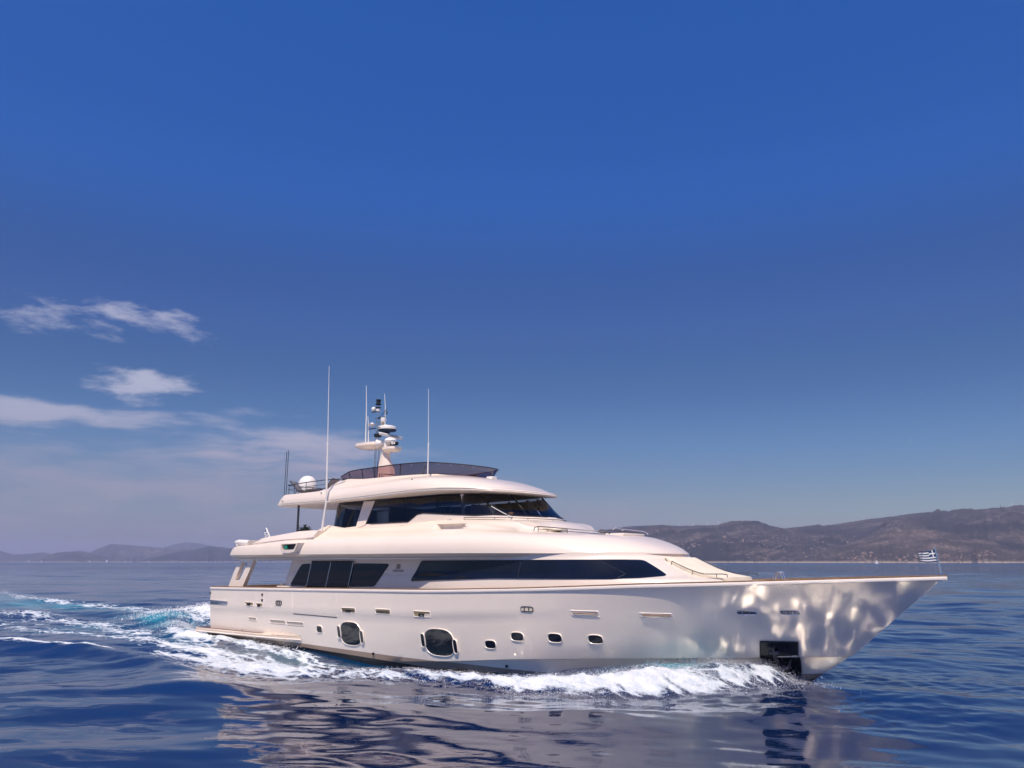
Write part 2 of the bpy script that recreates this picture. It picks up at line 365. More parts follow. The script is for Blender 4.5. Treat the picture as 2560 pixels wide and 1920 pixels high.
def build_sea():
    fine = np.arange(-44, 44.01, .105); coarse = np.concatenate([np.arange(46, 180, 3.5), np.arange(-179, -45, 3.5)])
    ang = R(1)*np.concatenate([fine, coarse]); NA = len(ang)
    r = [1.2]
    while r[-1] < 5: r.append(r[-1]+.25)
    while r[-1] < 13: r.append(r[-1]*1.006)
    while r[-1] < 20: r.append(r[-1]*1.0045)
    while r[-1] < 48: r.append(r[-1]+.075)
    while r[-1] < 90: r.append(r[-1]*1.0035)
    while r[-1] < 400: r.append(r[-1]*1.011)
    while r[-1] < 13000: r.append(r[-1]*1.04)
    r = np.array(r); NR = len(r); rr, aa = np.meshgrid(r, ang, indexing='ij')
    x = (rr*np.sin(aa)).ravel(); y = (rr*np.cos(aa)).ravel()
    step = np.maximum(np.gradient(r)[:, None], .0019*rr*np.where(np.abs(aa) > R(44.1), 30, 1)).ravel()
    h, fo, ae, rg = sea_height(x, y, step)
    me = bpy.data.meshes.new('sea'); nvt = NR*NA+1
    co = np.empty((nvt, 3), np.float32); co[:-1, 0] = x; co[:-1, 1] = y; co[:-1, 2] = h; co[-1] = 0
    i, j = np.meshgrid(np.arange(NR-1), np.arange(NA), indexing='ij'); k = (j+1) % NA
    q = np.stack([i*NA+j, i*NA+k, (i+1)*NA+k, (i+1)*NA+j], -1).reshape(-1, 4)[:, ::-1]
    j0 = np.arange(NA); tri = np.stack([j0, (j0+1) % NA, np.full(NA, nvt-1)], 1)
    me.vertices.add(nvt); me.vertices.foreach_set('co', co.ravel())
    loops = np.concatenate([q.ravel(), tri.ravel()]).astype(np.int32); me.loops.add(len(loops)); me.loops.foreach_set('vertex_index', loops)
    st = np.concatenate([np.arange(len(q))*4, len(q)*4+np.arange(len(tri))*3]).astype(np.int32); me.polygons.add(len(st)); me.polygons.foreach_set('loop_start', st)
    me.update(calc_edges=True); me.validate()
    for nm, arr in (('foam', fo), ('aerated', ae), ('chop', rg)):
        a = me.attributes.new(nm, 'FLOAT', 'POINT'); a.data.foreach_set('value', np.append(arr, 0).astype(np.float32))
    me.polygons.foreach_set('use_smooth', np.ones(len(me.polygons), bool))
    if me.polygons[len(me.polygons)//2].normal.z < 0: me.flip_normals()
    o = bpy.data.objects.new('sea', me); COL.objects.link(o); tag(o, 'deep blue sea with smooth swell and the white wake', 'sea', kind='structure')
    m = bpy.data.materials.new('sea_water'); m.use_nodes = True; t = NT(m.node_tree); b = t.t.nodes['Principled BSDF']; out = [n for n in t.t.nodes if n.type == 'OUTPUT_MATERIAL'][0]
    tc = t.n('ShaderNodeTexCoord'); tc.object = YACHT; loc = tc.outputs['Object']; pos = t.n('ShaderNodeNewGeometry').outputs['Position']
    fo_ = t.n('ShaderNodeAttribute', attribute_name='foam').outputs['Fac']; ae_ = t.n('ShaderNodeAttribute', attribute_name='aerated').outputs['Fac']
    dist = t.n('ShaderNodeVectorMath', operation='LENGTH'); t.L(pos, dist.inputs[0]); dist = dist.outputs['Value']
    deep = t.mix(t.noise(t.mapping(pos, (.02, .05, 1)), 1, 3, .5), (.001, .009, .045, 1), (.002, .016, .066, 1))
    aen = t.m('MULTIPLY', ae_, t.sm(t.noise(t.mapping(loc, (.25, .8, .5)), 1.0, 4, .55), .28, .62))
    t.put(b.inputs['Base Color'], t.mix(aen, deep, (.01, .27, .34, 1)))
    b.inputs['IOR'].default_value = 2.0; b.inputs['Specular IOR Level'].default_value = .6
    rg_ = t.n('ShaderNodeAttribute', attribute_name='chop').outputs['Fac']
    t.put(b.inputs['Roughness'], t.m('ADD', t.sm(dist, 35, 1500, .018, .17), t.m('MULTIPLY', rg_, .065)))
    w1 = t.noise(t.mapping(pos, (1.0, 1.9, 1)), .9, 5, .55); w2 = t.noise(t.mapping(pos, (1.0, 2.2, 1), (3, 1, 0)), 5.0, 3, .5)
    far = t.noise(t.mapping(pos, (.05, .13, 1)), 1.0, 6, .6)
    patch_ = t.sm(t.noise(t.mapping(pos, (.012, .05, 1)), 1.0, 3, .5), .40, .62, .35, 1.0)
    hgt = t.m('ADD', t.m('MULTIPLY', w1, t.m('MULTIPLY', patch_, t.sm(dist, 18, 60, .0085, .046))), t.m('MULTIPLY', w2, t.m('MULTIPLY', patch_, t.sm(dist, 18, 60, .0015, .0042))))
    hgt = t.m('ADD', hgt, t.m('MULTIPLY', far, t.sm(dist, 60, 400, 0, .9)))
    # foam: lacy streaks drawn out along the wake, solid where the water breaks
    lst = t.mapping(loc, (.42, 1.0, .6)); wv = t.noise(lst, .7, 3, .5, 1)
    wl = t.n('ShaderNodeVectorMath', operation='MULTIPLY_ADD'); t.L(wv, wl.inputs[0]); wl.inputs[1].default_value = (1.3, 1.3, .4); t.L(lst, wl.inputs[2])
    n1 = t.noise(wl.outputs[0], 1.5, 9, .66); n3 = t.noise(loc, 7.0, 4, .6)
    vo = t.n('ShaderNodeTexVoronoi', feature='DISTANCE_TO_EDGE', i_Scale=2.3); t.L(wl.outputs[0], vo.inputs['Vector'])
    lace = t.sm(vo.outputs['Distance'], .22, .0)
    pat = t.m('ADD', t.m('MULTIPLY', t.m('SUBTRACT', n1, .5), 1.75), t.m('MULTIPLY', t.m('SUBTRACT', lace, .4), .22))
    pat = t.m('ADD', pat, t.m('MULTIPLY', t.m('SUBTRACT', n3, .5), .45))
    ff = t.m('ADD', fo_, pat)
    fac = t.m('MULTIPLY', t.sm(ff, .60, .88), t.sm(fo_, .12, .35))
    bp = t.n('ShaderNodeBump', i_Strength=1.0, i_Distance=1.0); t.L(hgt, bp.inputs['Height']); t.L(bp.outputs[0], b.inputs['Normal'])
    fb = t.n('ShaderNodeBsdfPrincipled'); t.put(fb.inputs['Base Color'], t.mix(t.sm(ff, .8, 1.35), (.55, .62, .68, 1), (.88, .87, .87, 1))); fb.inputs['Roughness'].default_value = .75; fb.inputs['Specular IOR Level'].default_value = .2
    b2 = t.n('ShaderNodeBump', i_Strength=.9, i_Distance=.08); t.L(t.noise(loc, 9.0, 6, .65), b2.inputs['Height']); t.L(b2.outputs[0], fb.inputs['Normal'])
    mx = t.n('ShaderNodeMixShader'); t.L(fac, mx.inputs[0]); t.L(b.outputs[0], mx.inputs[1]); t.L(fb.outputs[0], mx.inputs[2]); t.L(mx.outputs[0], out.inputs[0])
    me.materials.append(m); return o
SEA = build_sea()
# ---- thrown water: droplets and clots along the breaking bow wave and behind the stern
M['spray'] = mat('spray_water', (.90, .90, .92), .5, vary=(3, .05))
def spray(name, label, specs):
    octv = np.array([(1, 0, 0), (-1, 0, 0), (0, 1, 0), (0, -1, 0), (0, 0, 1), (0, 0, -1)], float)
    octf = np.array([(0, 2, 4), (2, 1, 4), (1, 3, 4), (3, 0, 4), (2, 0, 5), (1, 2, 5), (3, 1, 5), (0, 3, 5)])
    VV, FF = [], []; base = 0
    for line, n, spread, rise, r0, r1, out in specs:
        P = np.array(line); seg = np.linalg.norm(np.diff(P[:, :2], axis=0), axis=1); cum = np.concatenate([[0], np.cumsum(seg)])
        s_ = rng.random(n)*cum[-1]; c_ = np.stack([np.interp(s_, cum, P[:, k]) for k in range(4)], 1)
        clump = fbm(s_*1.7, s_*0+3, 3, 5); lx = c_[:, 0]+rng.normal(size=n)*spread*.8; ly = c_[:, 1]+rng.normal(size=n)*spread*c_[:, 3]-out*rng.random(n)
        x = ORG[0]+lx*U[0]+ly*V[0]; y = ORG[1]+lx*U[1]+ly*V[1]
        z0, _, _, _ = sea_height(x, y, np.full(n, .1)); up = rng.exponential(size=n)*rise*(.3+1.6*np.clip(clump-.25, 0, 1))*(.3+c_[:, 2])
        z = z0+up-.02; rad = (r0+(r1-r0)*rng.random(n)**3)*np.where(up > .25, .6, 1)
        v = octv[None]*rad[:, None, None]*(1+.5*rng.normal(size=(n, 6, 1)).clip(-1, 1)); v = v+np.stack([x, y, z], 1)[:, None]
        VV.append(v.reshape(-1, 3)); FF.append((octf[None]+np.arange(n)[:, None, None]*6+base).reshape(-1, 3)); base += n*6
    vs, fs = np.concatenate(VV), np.concatenate(FF); me = bpy.data.meshes.new(name)
    me.vertices.add(len(vs)); me.vertices.foreach_set('co', vs.ravel().astype(np.float32)); me.loops.add(fs.size); me.loops.foreach_set('vertex_index', fs.ravel().astype(np.int32))
    me.polygons.add(len(fs)); me.polygons.foreach_set('loop_start', (np.arange(len(fs))*3).astype(np.int32)); me.update(calc_edges=True); me.validate()
    me.materials.append(M['spray']); o = bpy.data.objects.new(name, me); COL.objects.link(o); tag(o, label, 'spray', kind='stuff'); return o
spray('bow_spray', 'white spray thrown up along the breaking bow wave', [(BOW_RIDGE[:7], 18000, .75, .10, .004, .012, .8), (BOW_RIDGE[1:5], 11000, .75, .30, .003, .009, .3), (BOW_RIDGE[5:], 16000, .6, .045, .004, .013, .7), ([(29.0, -.3, .2, .3), (28.4, -1.2, .6, .5)], 1500, .35, .2, .005, .012, .1)])
spray('stern_spray', 'white water boiling up behind the stern', [(ROOST, 14000, .9, .14, .01, .035, 0), (STERN[:3], 2500, .5, .08, .008, .025, 0), ([(9.2, -3.9, .3, .4), (6.5, -4.2, .5, .5)], 900, .5, .14, .006, .02, .3)])

# ------------------------------------------------------------------ hills across the water
def hillmat(name, scrub, soil, rock, sc):
    m = bpy.data.materials.new(name); m.use_nodes = True; t = NT(m.node_tree); b = t.t.nodes['Principled BSDF']; b.inputs['Roughness'].default_value = .95; b.inputs['Specular IOR Level'].default_value = .1
    pos = t.n('ShaderNodeNewGeometry').outputs['Position']; z = t.n('ShaderNodeSeparateXYZ'); t.L(pos, z.inputs[0]); z = z.outputs[2]
    a = t.noise(t.mapping(pos, (1, 1, 2.5)), sc, 8, .62); c = t.noise(t.mapping(pos, (1, 1, 2)), sc*9, 6, .7)
    k = t.mix(t.sm(a, .42, .62), (*scrub, 1), (*soil, 1))
    k = t.mix(t.sm(t.m('ADD', c, t.m('MULTIPLY', t.m('SUBTRACT', a, .5), .6)), .56, .68), k, (*rock, 1))
    dk = t.noise(pos, sc*30, 3, .7); k = t.mix(t.sm(dk, .5, .62, 0, .6), k, tuple(v*.7 for v in scrub)+(1,))
    k = t.mix(t.sm(z, 7, 1), k, (.30, .25, .20, 1))
    t.put(b.inputs['Base Color'], k); return m
def hill(name, label, prof, d0, d1, m, seed, rough=1.0):
    """land given by its skyline (bearing, height angle in degrees) and the distances of shore and ridge"""
    a = np.array([p[0] for p in prof]); e = np.array([p[1] for p in prof]); az_ = np.linspace(a[0], a[-1], int((a[-1]-a[0])/.045)+2)
    ww = np.hanning(9); ww /= ww.sum(); ei = np.interp(az_, a, e); ei = np.convolve(np.pad(ei, 4, mode='edge'), ww, 'valid')
    NS = 64; s_ = np.linspace(0, 1.5, NS); A, S = np.meshgrid(az_, s_); EI = np.meshgrid(ei, s_)[0]
    D = d0*(1+.012*(fbm(A*1.3, 0*A, 4, seed)-.5)*8)*(1-np.clip(S, 0, 1))+d1*S*(S <= 1)+(d1+(S-1)*d1*.5)*(S > 1)
    D = np.where(S <= 1, d0*(1+.1*(fbm(A*1.3, 0*A, 4, seed)-.5))*(1-S)+d1*S, d1*(1+(S-1)*.5))
    ridge = 3.6+d1*np.tan(np.radians(EI+.05*rough*(fbm(A*5, 0*A, 4, seed+2)-.5)))
    X, Y = D*np.sin(np.radians(A)), D*np.cos(np.radians(A))
    n = fbm(X/260, Y/260, 6, seed+5); rid = 1-np.abs(2*fbm(X/420, Y/520, 5, seed+8)-1)
    shp = np.where(S <= 1, S**.85*(1-.0*S), np.clip(1-(S-1)*1.6, 0, 1))
    amp = np.where(S <= 1, np.sin(np.pi*np.clip(S, 0, 1))**.7, .1)
    H = ridge*shp+amp*ridge*rough*(.55*(n-.5)+.5*(rid-.75)); H = np.where(S == 0, -2, np.maximum(H, .5))
    nu = len(az_); vs = np.stack([X, Y, H], -1).reshape(-1, 3); i, j = np.meshgrid(np.arange(NS-1), np.arange(nu-1), indexing='ij')
    f_ = np.stack([i*nu+j, i*nu+j+1, (i+1)*nu+j+1, (i+1)*nu+j], -1).reshape(-1, 4)
    me = bpy.data.meshes.new(name); me.from_pydata(vs.tolist(), [], f_.tolist()); me.materials.append(m); me.polygons.foreach_set('use_smooth', np.ones(len(f_), bool))
    o = bpy.data.objects.new(name, me); COL.objects.link(o); tag(o, label, 'hills', kind='structure')
    return (az_, s_, X, Y, H)
HM = hillmat('scrub_hillside', (.026, .029, .034), (.060, .052, .050), (.17, .135, .12), .006)
HM2 = hillmat('dry_hillside', (.046, .042, .040), (.085, .068, .060), (.22, .17, .145), .008)
HF = hillmat('far_island', (.022, .028, .036), (.055, .05, .05), (.16, .13, .12), .0016)
HR = hill('hills', 'long brown scrub hillside across the water on the right', [(-10, .03), (-7, .35), (-2, 1.2), (3.37, 1.72), (6.18, 2.11), (7.85, 2.37), (10.39, 2.49), (11.61, 2.4), (14.32, 2.43), (16.11, 2.49), (16.76, 2.45), (18.26, 2.14), (20.59, 2.37), (21.05, 2.31), (23.89, 2.7), (24.98, 2.8), (26.51, 2.99), (28.55, 3.04), (31.05, 3.2), (31.8, 3.22), (32.36, 3.1), (35.13, 3.22), (42, 2.9), (50, 2.0), (58, .9), (66, .03)], 2500, 4300, HM, 11)
HN = hill('hills', 'nearer dry brown spur on the right shore behind the bow flag', [(19.0, .05), (20.5, .5), (21.82, .95), (24.17, 1.72), (25.53, 1.99), (27.02, 1.97), (28.41, 1.72), (29.99, 1.35), (31.46, .9), (33.5, .6), (36, .5), (40, .1)], 2350, 2900, HM2, 21)
hill('hills', 'hazy far ridge at the far left', [(-56, .02), (-50, .5), (-44, .9), (-40, 1.0), (-35.01, .76), (-32.89, .85), (-32.07, .63), (-31.37, .42), (-30.39, .47), (-29.88, .57), (-29.35, .45), (-27.87, .68), (-27.48, .6), (-26.5, .34), (-25, .1)], 9300, 10500, HF, 31, .5)
hill('hills', 'broad hazy blue island on the left horizon', [(-28.2, .2), (-27.47, .48), (-26.77, .85), (-26.19, 1.09), (-25.09, 1.02), (-22.84, .84), (-21.39, .77), (-19.42, .72), (-15.84, .53), (-10, .3), (-4, .02)], 8300, 9300, HF, 41, .6)
hill('hills', 'pale distant peak behind the hazy blue island', [(-28, .02), (-24, .5), (-23.32, .8), (-22.62, 1.06), (-21.89, 1.22), (-21.18, 1.2), (-20.68, 1.1), (-19.43, .88), (-17.39, .63), (-14, .3), (-10, .02)], 11500, 12300, HF, 51, .3)
hill('hills', 'low rounded island on the left in front of the far ridge', [(-30.2, .05), (-29.55, .33), (-29.15, .53), (-28.66, .6), (-27.85, .56), (-26.96, .42), (-26.04, .22), (-25.2, .05)], 7300, 7800, HF, 61, .6)
hill('hills', 'small dark islet close in front of the low rounded island', [(-28.9, .02), (-28.04, .22), (-27.5, .27), (-26.94, .21), (-26.3, .02)], 6600, 6900, HM, 71, .5)
hill('hills', 'dark blue headland on the left beside the stern of the yacht', [(-24.4, .05), (-23.74, .25), (-22.35, .6), (-21.39, .72), (-20.41, .99), (-19.26, .91), (-17.9, .7), (-15.82, .4), (-12, .1), (-10, .02)], 6200, 7200, HF, 81, .7)

# houses on the hillside, turbines on the ridge, boats under the far shore
M['house'] = mat('whitewashed_wall', (.30, .24, .21), .8, vary=(.2, .2)); M['tile'] = mat('terracotta_roof', (.30, .14, .09), .8, vary=(.3, .2)); M['turb'] = mat('turbine_white', (.8, .8, .8), .5, vary=(.1, .05))
def house_mesh(name, w_, d_, h_, flat):
    mb = MB(); mb.box((0, 0, h_/2-1), (w_, d_, h_+2))
    if flat: mb.box((0, 0, h_+.15), (w_*1.04, d_*1.04, .3), mi=0); mb.box((w_*.25, 0, h_+1.2), (w_*.4, d_*.7, 2.2))
    else:
        mb.add([(-w_*.54, -d_*.54, h_), (w_*.54, -d_*.54, h_), (w_*.54, d_*.54, h_), (-w_*.54, d_*.54, h_), (-w_*.54, 0, h_+2), (w_*.54, 0, h_+2)], [(0, 1, 5, 4), (2, 3, 4, 5), (1, 2, 5), (3, 0, 4)], 1)
    o = mb.build(name, ['house', 'tile'], None); me = o.data; bpy.data.objects.remove(o); return me
HMESH = [house_mesh('house', 9, 8, 6, True), house_mesh('house', 12, 8, 5, False), house_mesh('house', 7, 7, 6, False), house_mesh('house', 14, 9, 7, True)]
def height_on(G, az_deg, s_):
    i = int(np.argmin(np.abs(G[0]-az_deg))); j = int(np.argmin(np.abs(G[1]-s_))); return float(G[2][j, i]), float(G[3][j, i]), float(G[4][j, i])
hr = np.random.default_rng(5); cnt = 0
CL = [(HR, 12.5, .22, 1.0, .10, 26), (HR, 15.3, .18, 1.2, .08, 26), (HR, 17.8, .22, 1.2, .1, 30), (HR, 20.2, .25, 1.2, .12, 34), (HR, 22.0, .42, .8, .05, 12), (HN, 23.2, .20, 1.0, .12, 22), (HN, 26.5, .12, 1.4, .08, 22), (HN, 29.8, .12, 1.0, .08, 16), (HR, 33, .45, .8, .04, 10), (HN, 32.8, .08, .7, .04, 9)]
for G, a0, s0, da, ds, n in CL:
    for k in range(n):
        a_, s_ = a0+hr.normal()*da*.6, abs(s0+hr.normal()*ds)+.03
        x, y, z = height_on(G, a_, s_)
        o = bpy.data.objects.new('house', HMESH[hr.integers(4)]); COL.objects.link(o); o.location = (x, y, z-.5); o.rotation_euler = (0, 0, hr.random()*3.1); s_ = .25+.25*hr.random()+.4*hr.random()**5; o.scale = (s_, s_, s_)
        tag(o, 'tiny pale house among the many scattered over the brown hillside', 'house', 'houses scattered over the brown hillside'); cnt += 1
def turbine(az_deg, ang, label, phase):
    d = 4350; x, y = d*math.sin(R(az_deg)), d*math.cos(R(az_deg)); zt = 3.6+d*math.tan(R(ang)); zg = zt-22
    root = empty('wind_turbine', (x, y, zg-6)); root.rotation_euler = (0, 0, -R(az_deg)+R(20)); tag(root, label, 'wind turbine', 'wind turbines on the ridge')
    mb = MB(); mb.tube([(0, 0, 0), (0, 0, 28)], [1.0, .6], 8); mb.build('tower', 'turb', root)
    mb = MB(); mb.box((0, .6, 28), (1.4, 3.4, 1.4), bev=.3); mb.build('nacelle', 'turb', root)
    for k in range(3):
        a = phase+k*2.0944; mb = MB(); c, s_ = math.cos(a), math.sin(a); mb.tube([(0, -1.4, 28), (4*c, -1.5, 28+4*s_), (14*c, -1.5, 28+14*s_)], [.5, .6, .15], 6); mb.build('blade', 'turb', root)
tl = ['leftmost of the wind turbines on the long ridge', 'second wind turbine from the left on the ridge', 'third wind turbine from the left on the ridge', 'middle one of the seven wind turbines on the long ridge', 'third wind turbine from the right on the long ridge', 'second wind turbine from the right on the long ridge', 'rightmost of the seven wind turbines on the long ridge']
for k, (a_, e_) in enumerate([(11.62, 2.55), (12.6, 2.58), (13.51, 2.59), (14.28, 2.6), (15.07, 2.61), (15.84, 2.63), (16.63, 2.68)]): turbine(a_, e_, tl[k], .3+k*.7)
turbine(31.78, 3.36, 'lone wind turbine on the high ridge at the far right', 1.2)
x, y = 4330*math.sin(R(31.17)), 4330*math.cos(R(31.17)); mb = MB(); zb_ = 3.6+4330*math.tan(R(3.14))
for q in [(-2, -2), (2, -2), (2, 2), (-2, 2)]: mb.tube([(x+q[0], y+q[1], zb_-8), (x, y, zb_+18)], .5, 5)
for zz in (2, 6, 10): mb.box((x, y, zb_+zz), (3-zz*.15, 3-zz*.15, .5))
tag(mb.build('radio_mast', 'dsteel', None, origin=(x, y, zb_-8)), 'dark lattice radio mast on the high ridge beside the lone turbine', 'radio mast').location = (x, y, zb_-8)
def sailboat(az_deg, d, h_, label):
    root = empty('sailing_boat', (d*math.sin(R(az_deg)), d*math.cos(R(az_deg)), 0)); root.rotation_euler = (0, 0, R(30)); tag(root, label, 'sailing boat')
    L_ = h_*.75; mb = MB(); rows = [[(-L_/2, -1.6, 1.3), (0, -2, 1.2), (L_/2, 0, 1.6), (0, 2, 1.2), (-L_/2, 1.6, 1.3)], [(-L_/2, -1.2, -.5), (0, -1.3, -.5), (L_*.42, 0, -.5), (0, 1.3, -.5), (-L_/2, 1.2, -.5)]]; mb.loft(rows, 0, closed=True); mb.add(rows[0], [tuple(range(5))]); mb.box((-.5, 0, 1.7), (L_*.4, 1.8, .8), bev=.2); mb.build('hull', 'turb', root)
    mb = MB(); mb.tube([(.5, 0, 1), (.5, 0, h_)], .15, 6); mb.build('mast', 'turb', root)
    mb = MB(); mb.slab([(.3, .05, 2.2), (-L_*.42, .5, 2.2), (.3, .05, h_*.97)], (0, .12, 0)); mb.slab([(.8, .05, 2), (L_*.48, 0, 1.8), (.6, .05, h_*.85)], (0, .12, 0)); mb.build('sail', 'turb', root)
sailboat(-27.27, 5600, 13, 'small white sailing boat before the dark islet'); sailboat(-26.32, 5600, 19, 'taller white sailing boat to the right of the dark islet'); sailboat(-30.53, 5900, 13, 'faint white sailing boat farthest to the left'); sailboat(-29.86, 5900, 14, 'faint white sailing boat between the farthest left one and the islet')
def launch(az_deg, d, L_, label, group=None):
    root = empty('motor_boat', (d*math.sin(R(az_deg)), d*math.cos(R(az_deg)), 0)); root.rotation_euler = (0, 0, R(20)); tag(root, label, 'motor boat', group)
    mb = MB(); mb.loft([[(-L_/2, -2, 2), (L_*.2, -2.2, 2.2), (L_/2, 0, 2.8), (L_*.2, 2.2, 2.2), (-L_/2, 2, 2)], [(-L_/2, -1.6, -.5), (L_*.2, -1.5, -.5), (L_*.42, 0, -.5), (L_*.2, 1.5, -.5), (-L_/2, 1.6, -.5)]], 0, closed=True); mb.slab([(-L_/2, -2, 2), (L_*.2, -2.2, 2.2), (L_/2, 0, 2.8), (L_*.2, 2.2, 2.2), (-L_/2, 2, 2)], (0, 0, .05)); mb.build('hull', 'turb', root)
    mb = MB(); mb.box((-L_*.1, 0, 3.1), (L_*.45, 3.2, 2), bev=.4); mb.box((-L_*.15, 0, 4.6), (L_*.25, 2.6, 1), bev=.3); mb.build('cabin', 'turb', root)
launch(-25.25, 5700, 16, 'white motor boat left of a pair under the hazy island'); launch(-24.95, 5900, 14, 'white motor boat right of a pair under the hazy island'); launch(-23.91, 5600, 18, 'white motor boat alone under the middle of the hazy island')
for a_ in (-22.5, -21.9, -21.2, -20.7, -20.4, -20.15, -19.9, -19.6, -19.3, -19.1, -17.2, -16.6, -16.2):
    launch(a_, 6000, 9+6*hr.random(), 'tiny white boat in the row along the headland shore behind the stern', 'boats in the row along the headland shore')
launch(24.0, 1500, 5, 'small white motor boat below the brown spur beyond the bow')

# ------------------------------------------------------------------ air
def air():
    mb = MB(); mb.box((0, 2500, 155), (27000, 27000, 330)); o = mb.build('haze', [], None); o.location = (0, 0, 0); tag(o, 'thin summer haze over the sea', 'haze', kind='stuff')
    m = bpy.data.materials.new('haze_air'); m.use_nodes = True; t = NT(m.node_tree); t.t.nodes.clear(); out = t.n('ShaderNodeOutputMaterial')
    v = t.n('ShaderNodeVolumePrincipled'); v.inputs['Color'].default_value = (.66, .70, .88, 1); v.inputs['Density'].default_value = HAZE; v.inputs['Anisotropy'].default_value = .2
    t.L(v.outputs[0], out.inputs['Volume']); o.data.materials.append(m); return o
HAZE = 1.05e-4
air()

# ------------------------------------------------------------------ hull
zs_f = smoothtbl([(0, 2.44), (2, 2.45), (7.7, 2.51), (16.5, 2.62), (18, 2.66), (21.3, 2.77), (24.2, 2.90), (25.4, 2.96), (27.5, 3.03), (28.9, 3.08), (30.7, 3.15), (31.8, 3.19), (33.1, 3.235), (35, 3.29)], .8)
zc_f = smoothtbl([(0, -.25), (2, -.25), (10, -.2), (15, -.05), (17.7, .16), (20.4, .42), (23.2, .60), (25.7, .72), (28, .82), (30.4, .92), (34, .93)], .8)
zk_f = smoothtbl([(0, 1.89), (2, 1.87), (9, 1.68), (16.5, 1.85), (21, 2.0), (24.2, 2.1), (33, 2.5)], 1.0)
xstem = interp([(-1.4, 26.3), (-.7, 28.0), (-.04, 28.94), (.36, 29.56), (.92, 30.37), (3.24, 33.1)])
X0 = 2.0
T = np.concatenate([np.linspace(0, .55, 46)[:-1], 1-(1-np.linspace(0, 1, 70))**1.35*.45])
def brd(v, t):
    wv = np.clip(v, 0, 1)**(.85+1.25*sstep(.77, .94, t))
    t0 = .60+.0*wv; q = 2.0+.55*wv
    tt = np.clip((t-t0)/(1-t0), 0, 1)
    return (1-tt**q)*1.0 - .033*np.clip(1-t/.28, 0, 1)**2
def hull_row(v, dy=0.0, dz=0.0):
    xc = X0+(xstem(.94)-X0)*T; xs = X0+(33.1-X0)*T
    xk = X0+(xstem(.94+v*(3.235-.94))-X0)*T
    zc, zs = zc_f(xc), zs_f(xs)
    z = zc+v*(zs-zc)
    vk = .62
    fk = sstep(.5, .75, T); B = (1-fk)*np.where(v < vk, 3.44+.26*(v/vk)**.85, 3.70+.05*(v-vk)/(1-vk))+fk*(3.48+.27*v**.8)
    y = np.maximum(B*brd(v, T)-dy*(1-sstep(.5, .75, T)), 0)
    return np.stack([xk, -y, z+dz], 1)
HROWS = [hull_row(v) for v in (0, .1, .2, .3, .4, .5)] + [hull_row(.612, .014)] + [hull_row(v) for v in (.625, .72, .82, .91, 1.0)]
ch = hull_row(0)
xin = X0+(xstem(.88)-X0)*T; fade = sstep(14, 19, xin)*(1-sstep(.97, 1.0, T))
inner = np.stack([xin, ch[:, 1]+.17*fade, ch[:, 2]-.015-.03*fade], 1); inner[:, 1] = np.minimum(inner[:, 1], 0)
xb = X0+(xstem(-.1)-X0)*T
b1 = np.stack([xb, inner[:, 1]*.985+.05*fade, np.minimum(inner[:, 2]-.3, -.1)], 1); b1[:, 1] = np.minimum(b1[:, 1], 0)
mid = (inner*.5+b1*.5); 
xk = X0+(xstem(-1.2)-X0)*T
kl = np.stack([xk, 0*xk, -1.4+0*xk], 1)
HALL = [kl, b1, mid, inner] + HROWS
def surf(rows):
    """starboard half-breadth y (negative) of a lofted surface at (x, z)"""
    rws = [np.asarray(r, float) for r in rows]
    def fn(x, z):
        zz, yy = [], []
        for r in rws:
            o = np.argsort(r[:, 0], kind='stable'); xx = r[o, 0]
            zz.append(np.interp(x, xx, r[o, 2])); yy.append(np.interp(x, xx, r[o, 1]) if x < xx[-1] else 0.0)
        zz, yy = np.array(zz), np.array(yy); o = np.argsort(zz, kind='stable')
        return float(np.interp(z, zz[o], yy[o]))
    return fn
hull_y = surf(HROWS)
mb = MB(); mb.loft([r.tolist() for r in HALL], mirror=True)
tr = [tuple(r[0]) for r in HALL]                       # transom
mb.loft([[p for p in tr], [(p[0], -p[1], p[2]) for p in tr]])
HULL = mb.build('hull', 'hull', YACHT, angle=30)
hull_y = skin(HULL, back=hull_y)
zb_f = interp([(2, .29), (9, .26), (15, .13), (18.85, .09), (22.2, .03), (25, .06), (29.0, .33), (29.6, .38), (31, .38)]); zt_f = interp([(2, .14), (9, .14), (15, .22), (18, .36), (22, .3), (28, .16), (31, .10)])
at = HULL.data.attributes.new('boot', 'FLOAT', 'POINT')
co = np.zeros(len(HULL.data.vertices)*3); HULL.data.vertices.foreach_get('co', co); co = co.reshape(-1, 3)
at.data.foreach_set('value', ((co[:, 2]-zb_f(co[:, 0]))/zt_f(co[:, 0])*.165).astype(np.float32))
# rub rail and teak cap swept along the sheer
sheer = hull_row(1.0)
def sweep(path, sec, mi, m_, mirror=True):
    p = np.asarray(path, float); tg = np.gradient(p, axis=0); tg[:, 2] = 0; tg /= np.linalg.norm(tg, axis=1)[:, None]
    nrm = np.stack([tg[:, 1], -tg[:, 0], 0*tg[:, 0]], 1)                 # outboard, to starboard
    rows = []
    for o_, u_ in sec:
        q = p+nrm*o_; q[:, 2] += u_; q[:, 1] = np.minimum(q[:, 1], 0); rows.append(q.tolist())
    m_.loft(rows, mi, mirror=mirror)
mb = MB(); sweep(sheer, [(-.02, -.03), (.022, -.035), (.032, -.055), (.034, -.09), (.026, -.125), (-.02, -.14)], 0, mb)
mb.loft([[(1.95, -3.62, 2.30), (1.95, 3.62, 2.30)], [(1.93, -3.62, 2.42), (1.93, 3.62, 2.42)], [(2.05, -3.62, 2.43), (2.05, 3.62, 2.43)]])
mb.build('rub_rail', 'band', HULL)
mb = MB(); sweep(sheer, [(.012, -.032), (.026, -.02), (.024, 0), (-.16, .004), (-.165, -.03)], 0, mb)
mb.box((2.1, 0, 2.44), (.26, 7.1, .03), bev=.008)
mb.build('cap_rail', 'teak', HULL)
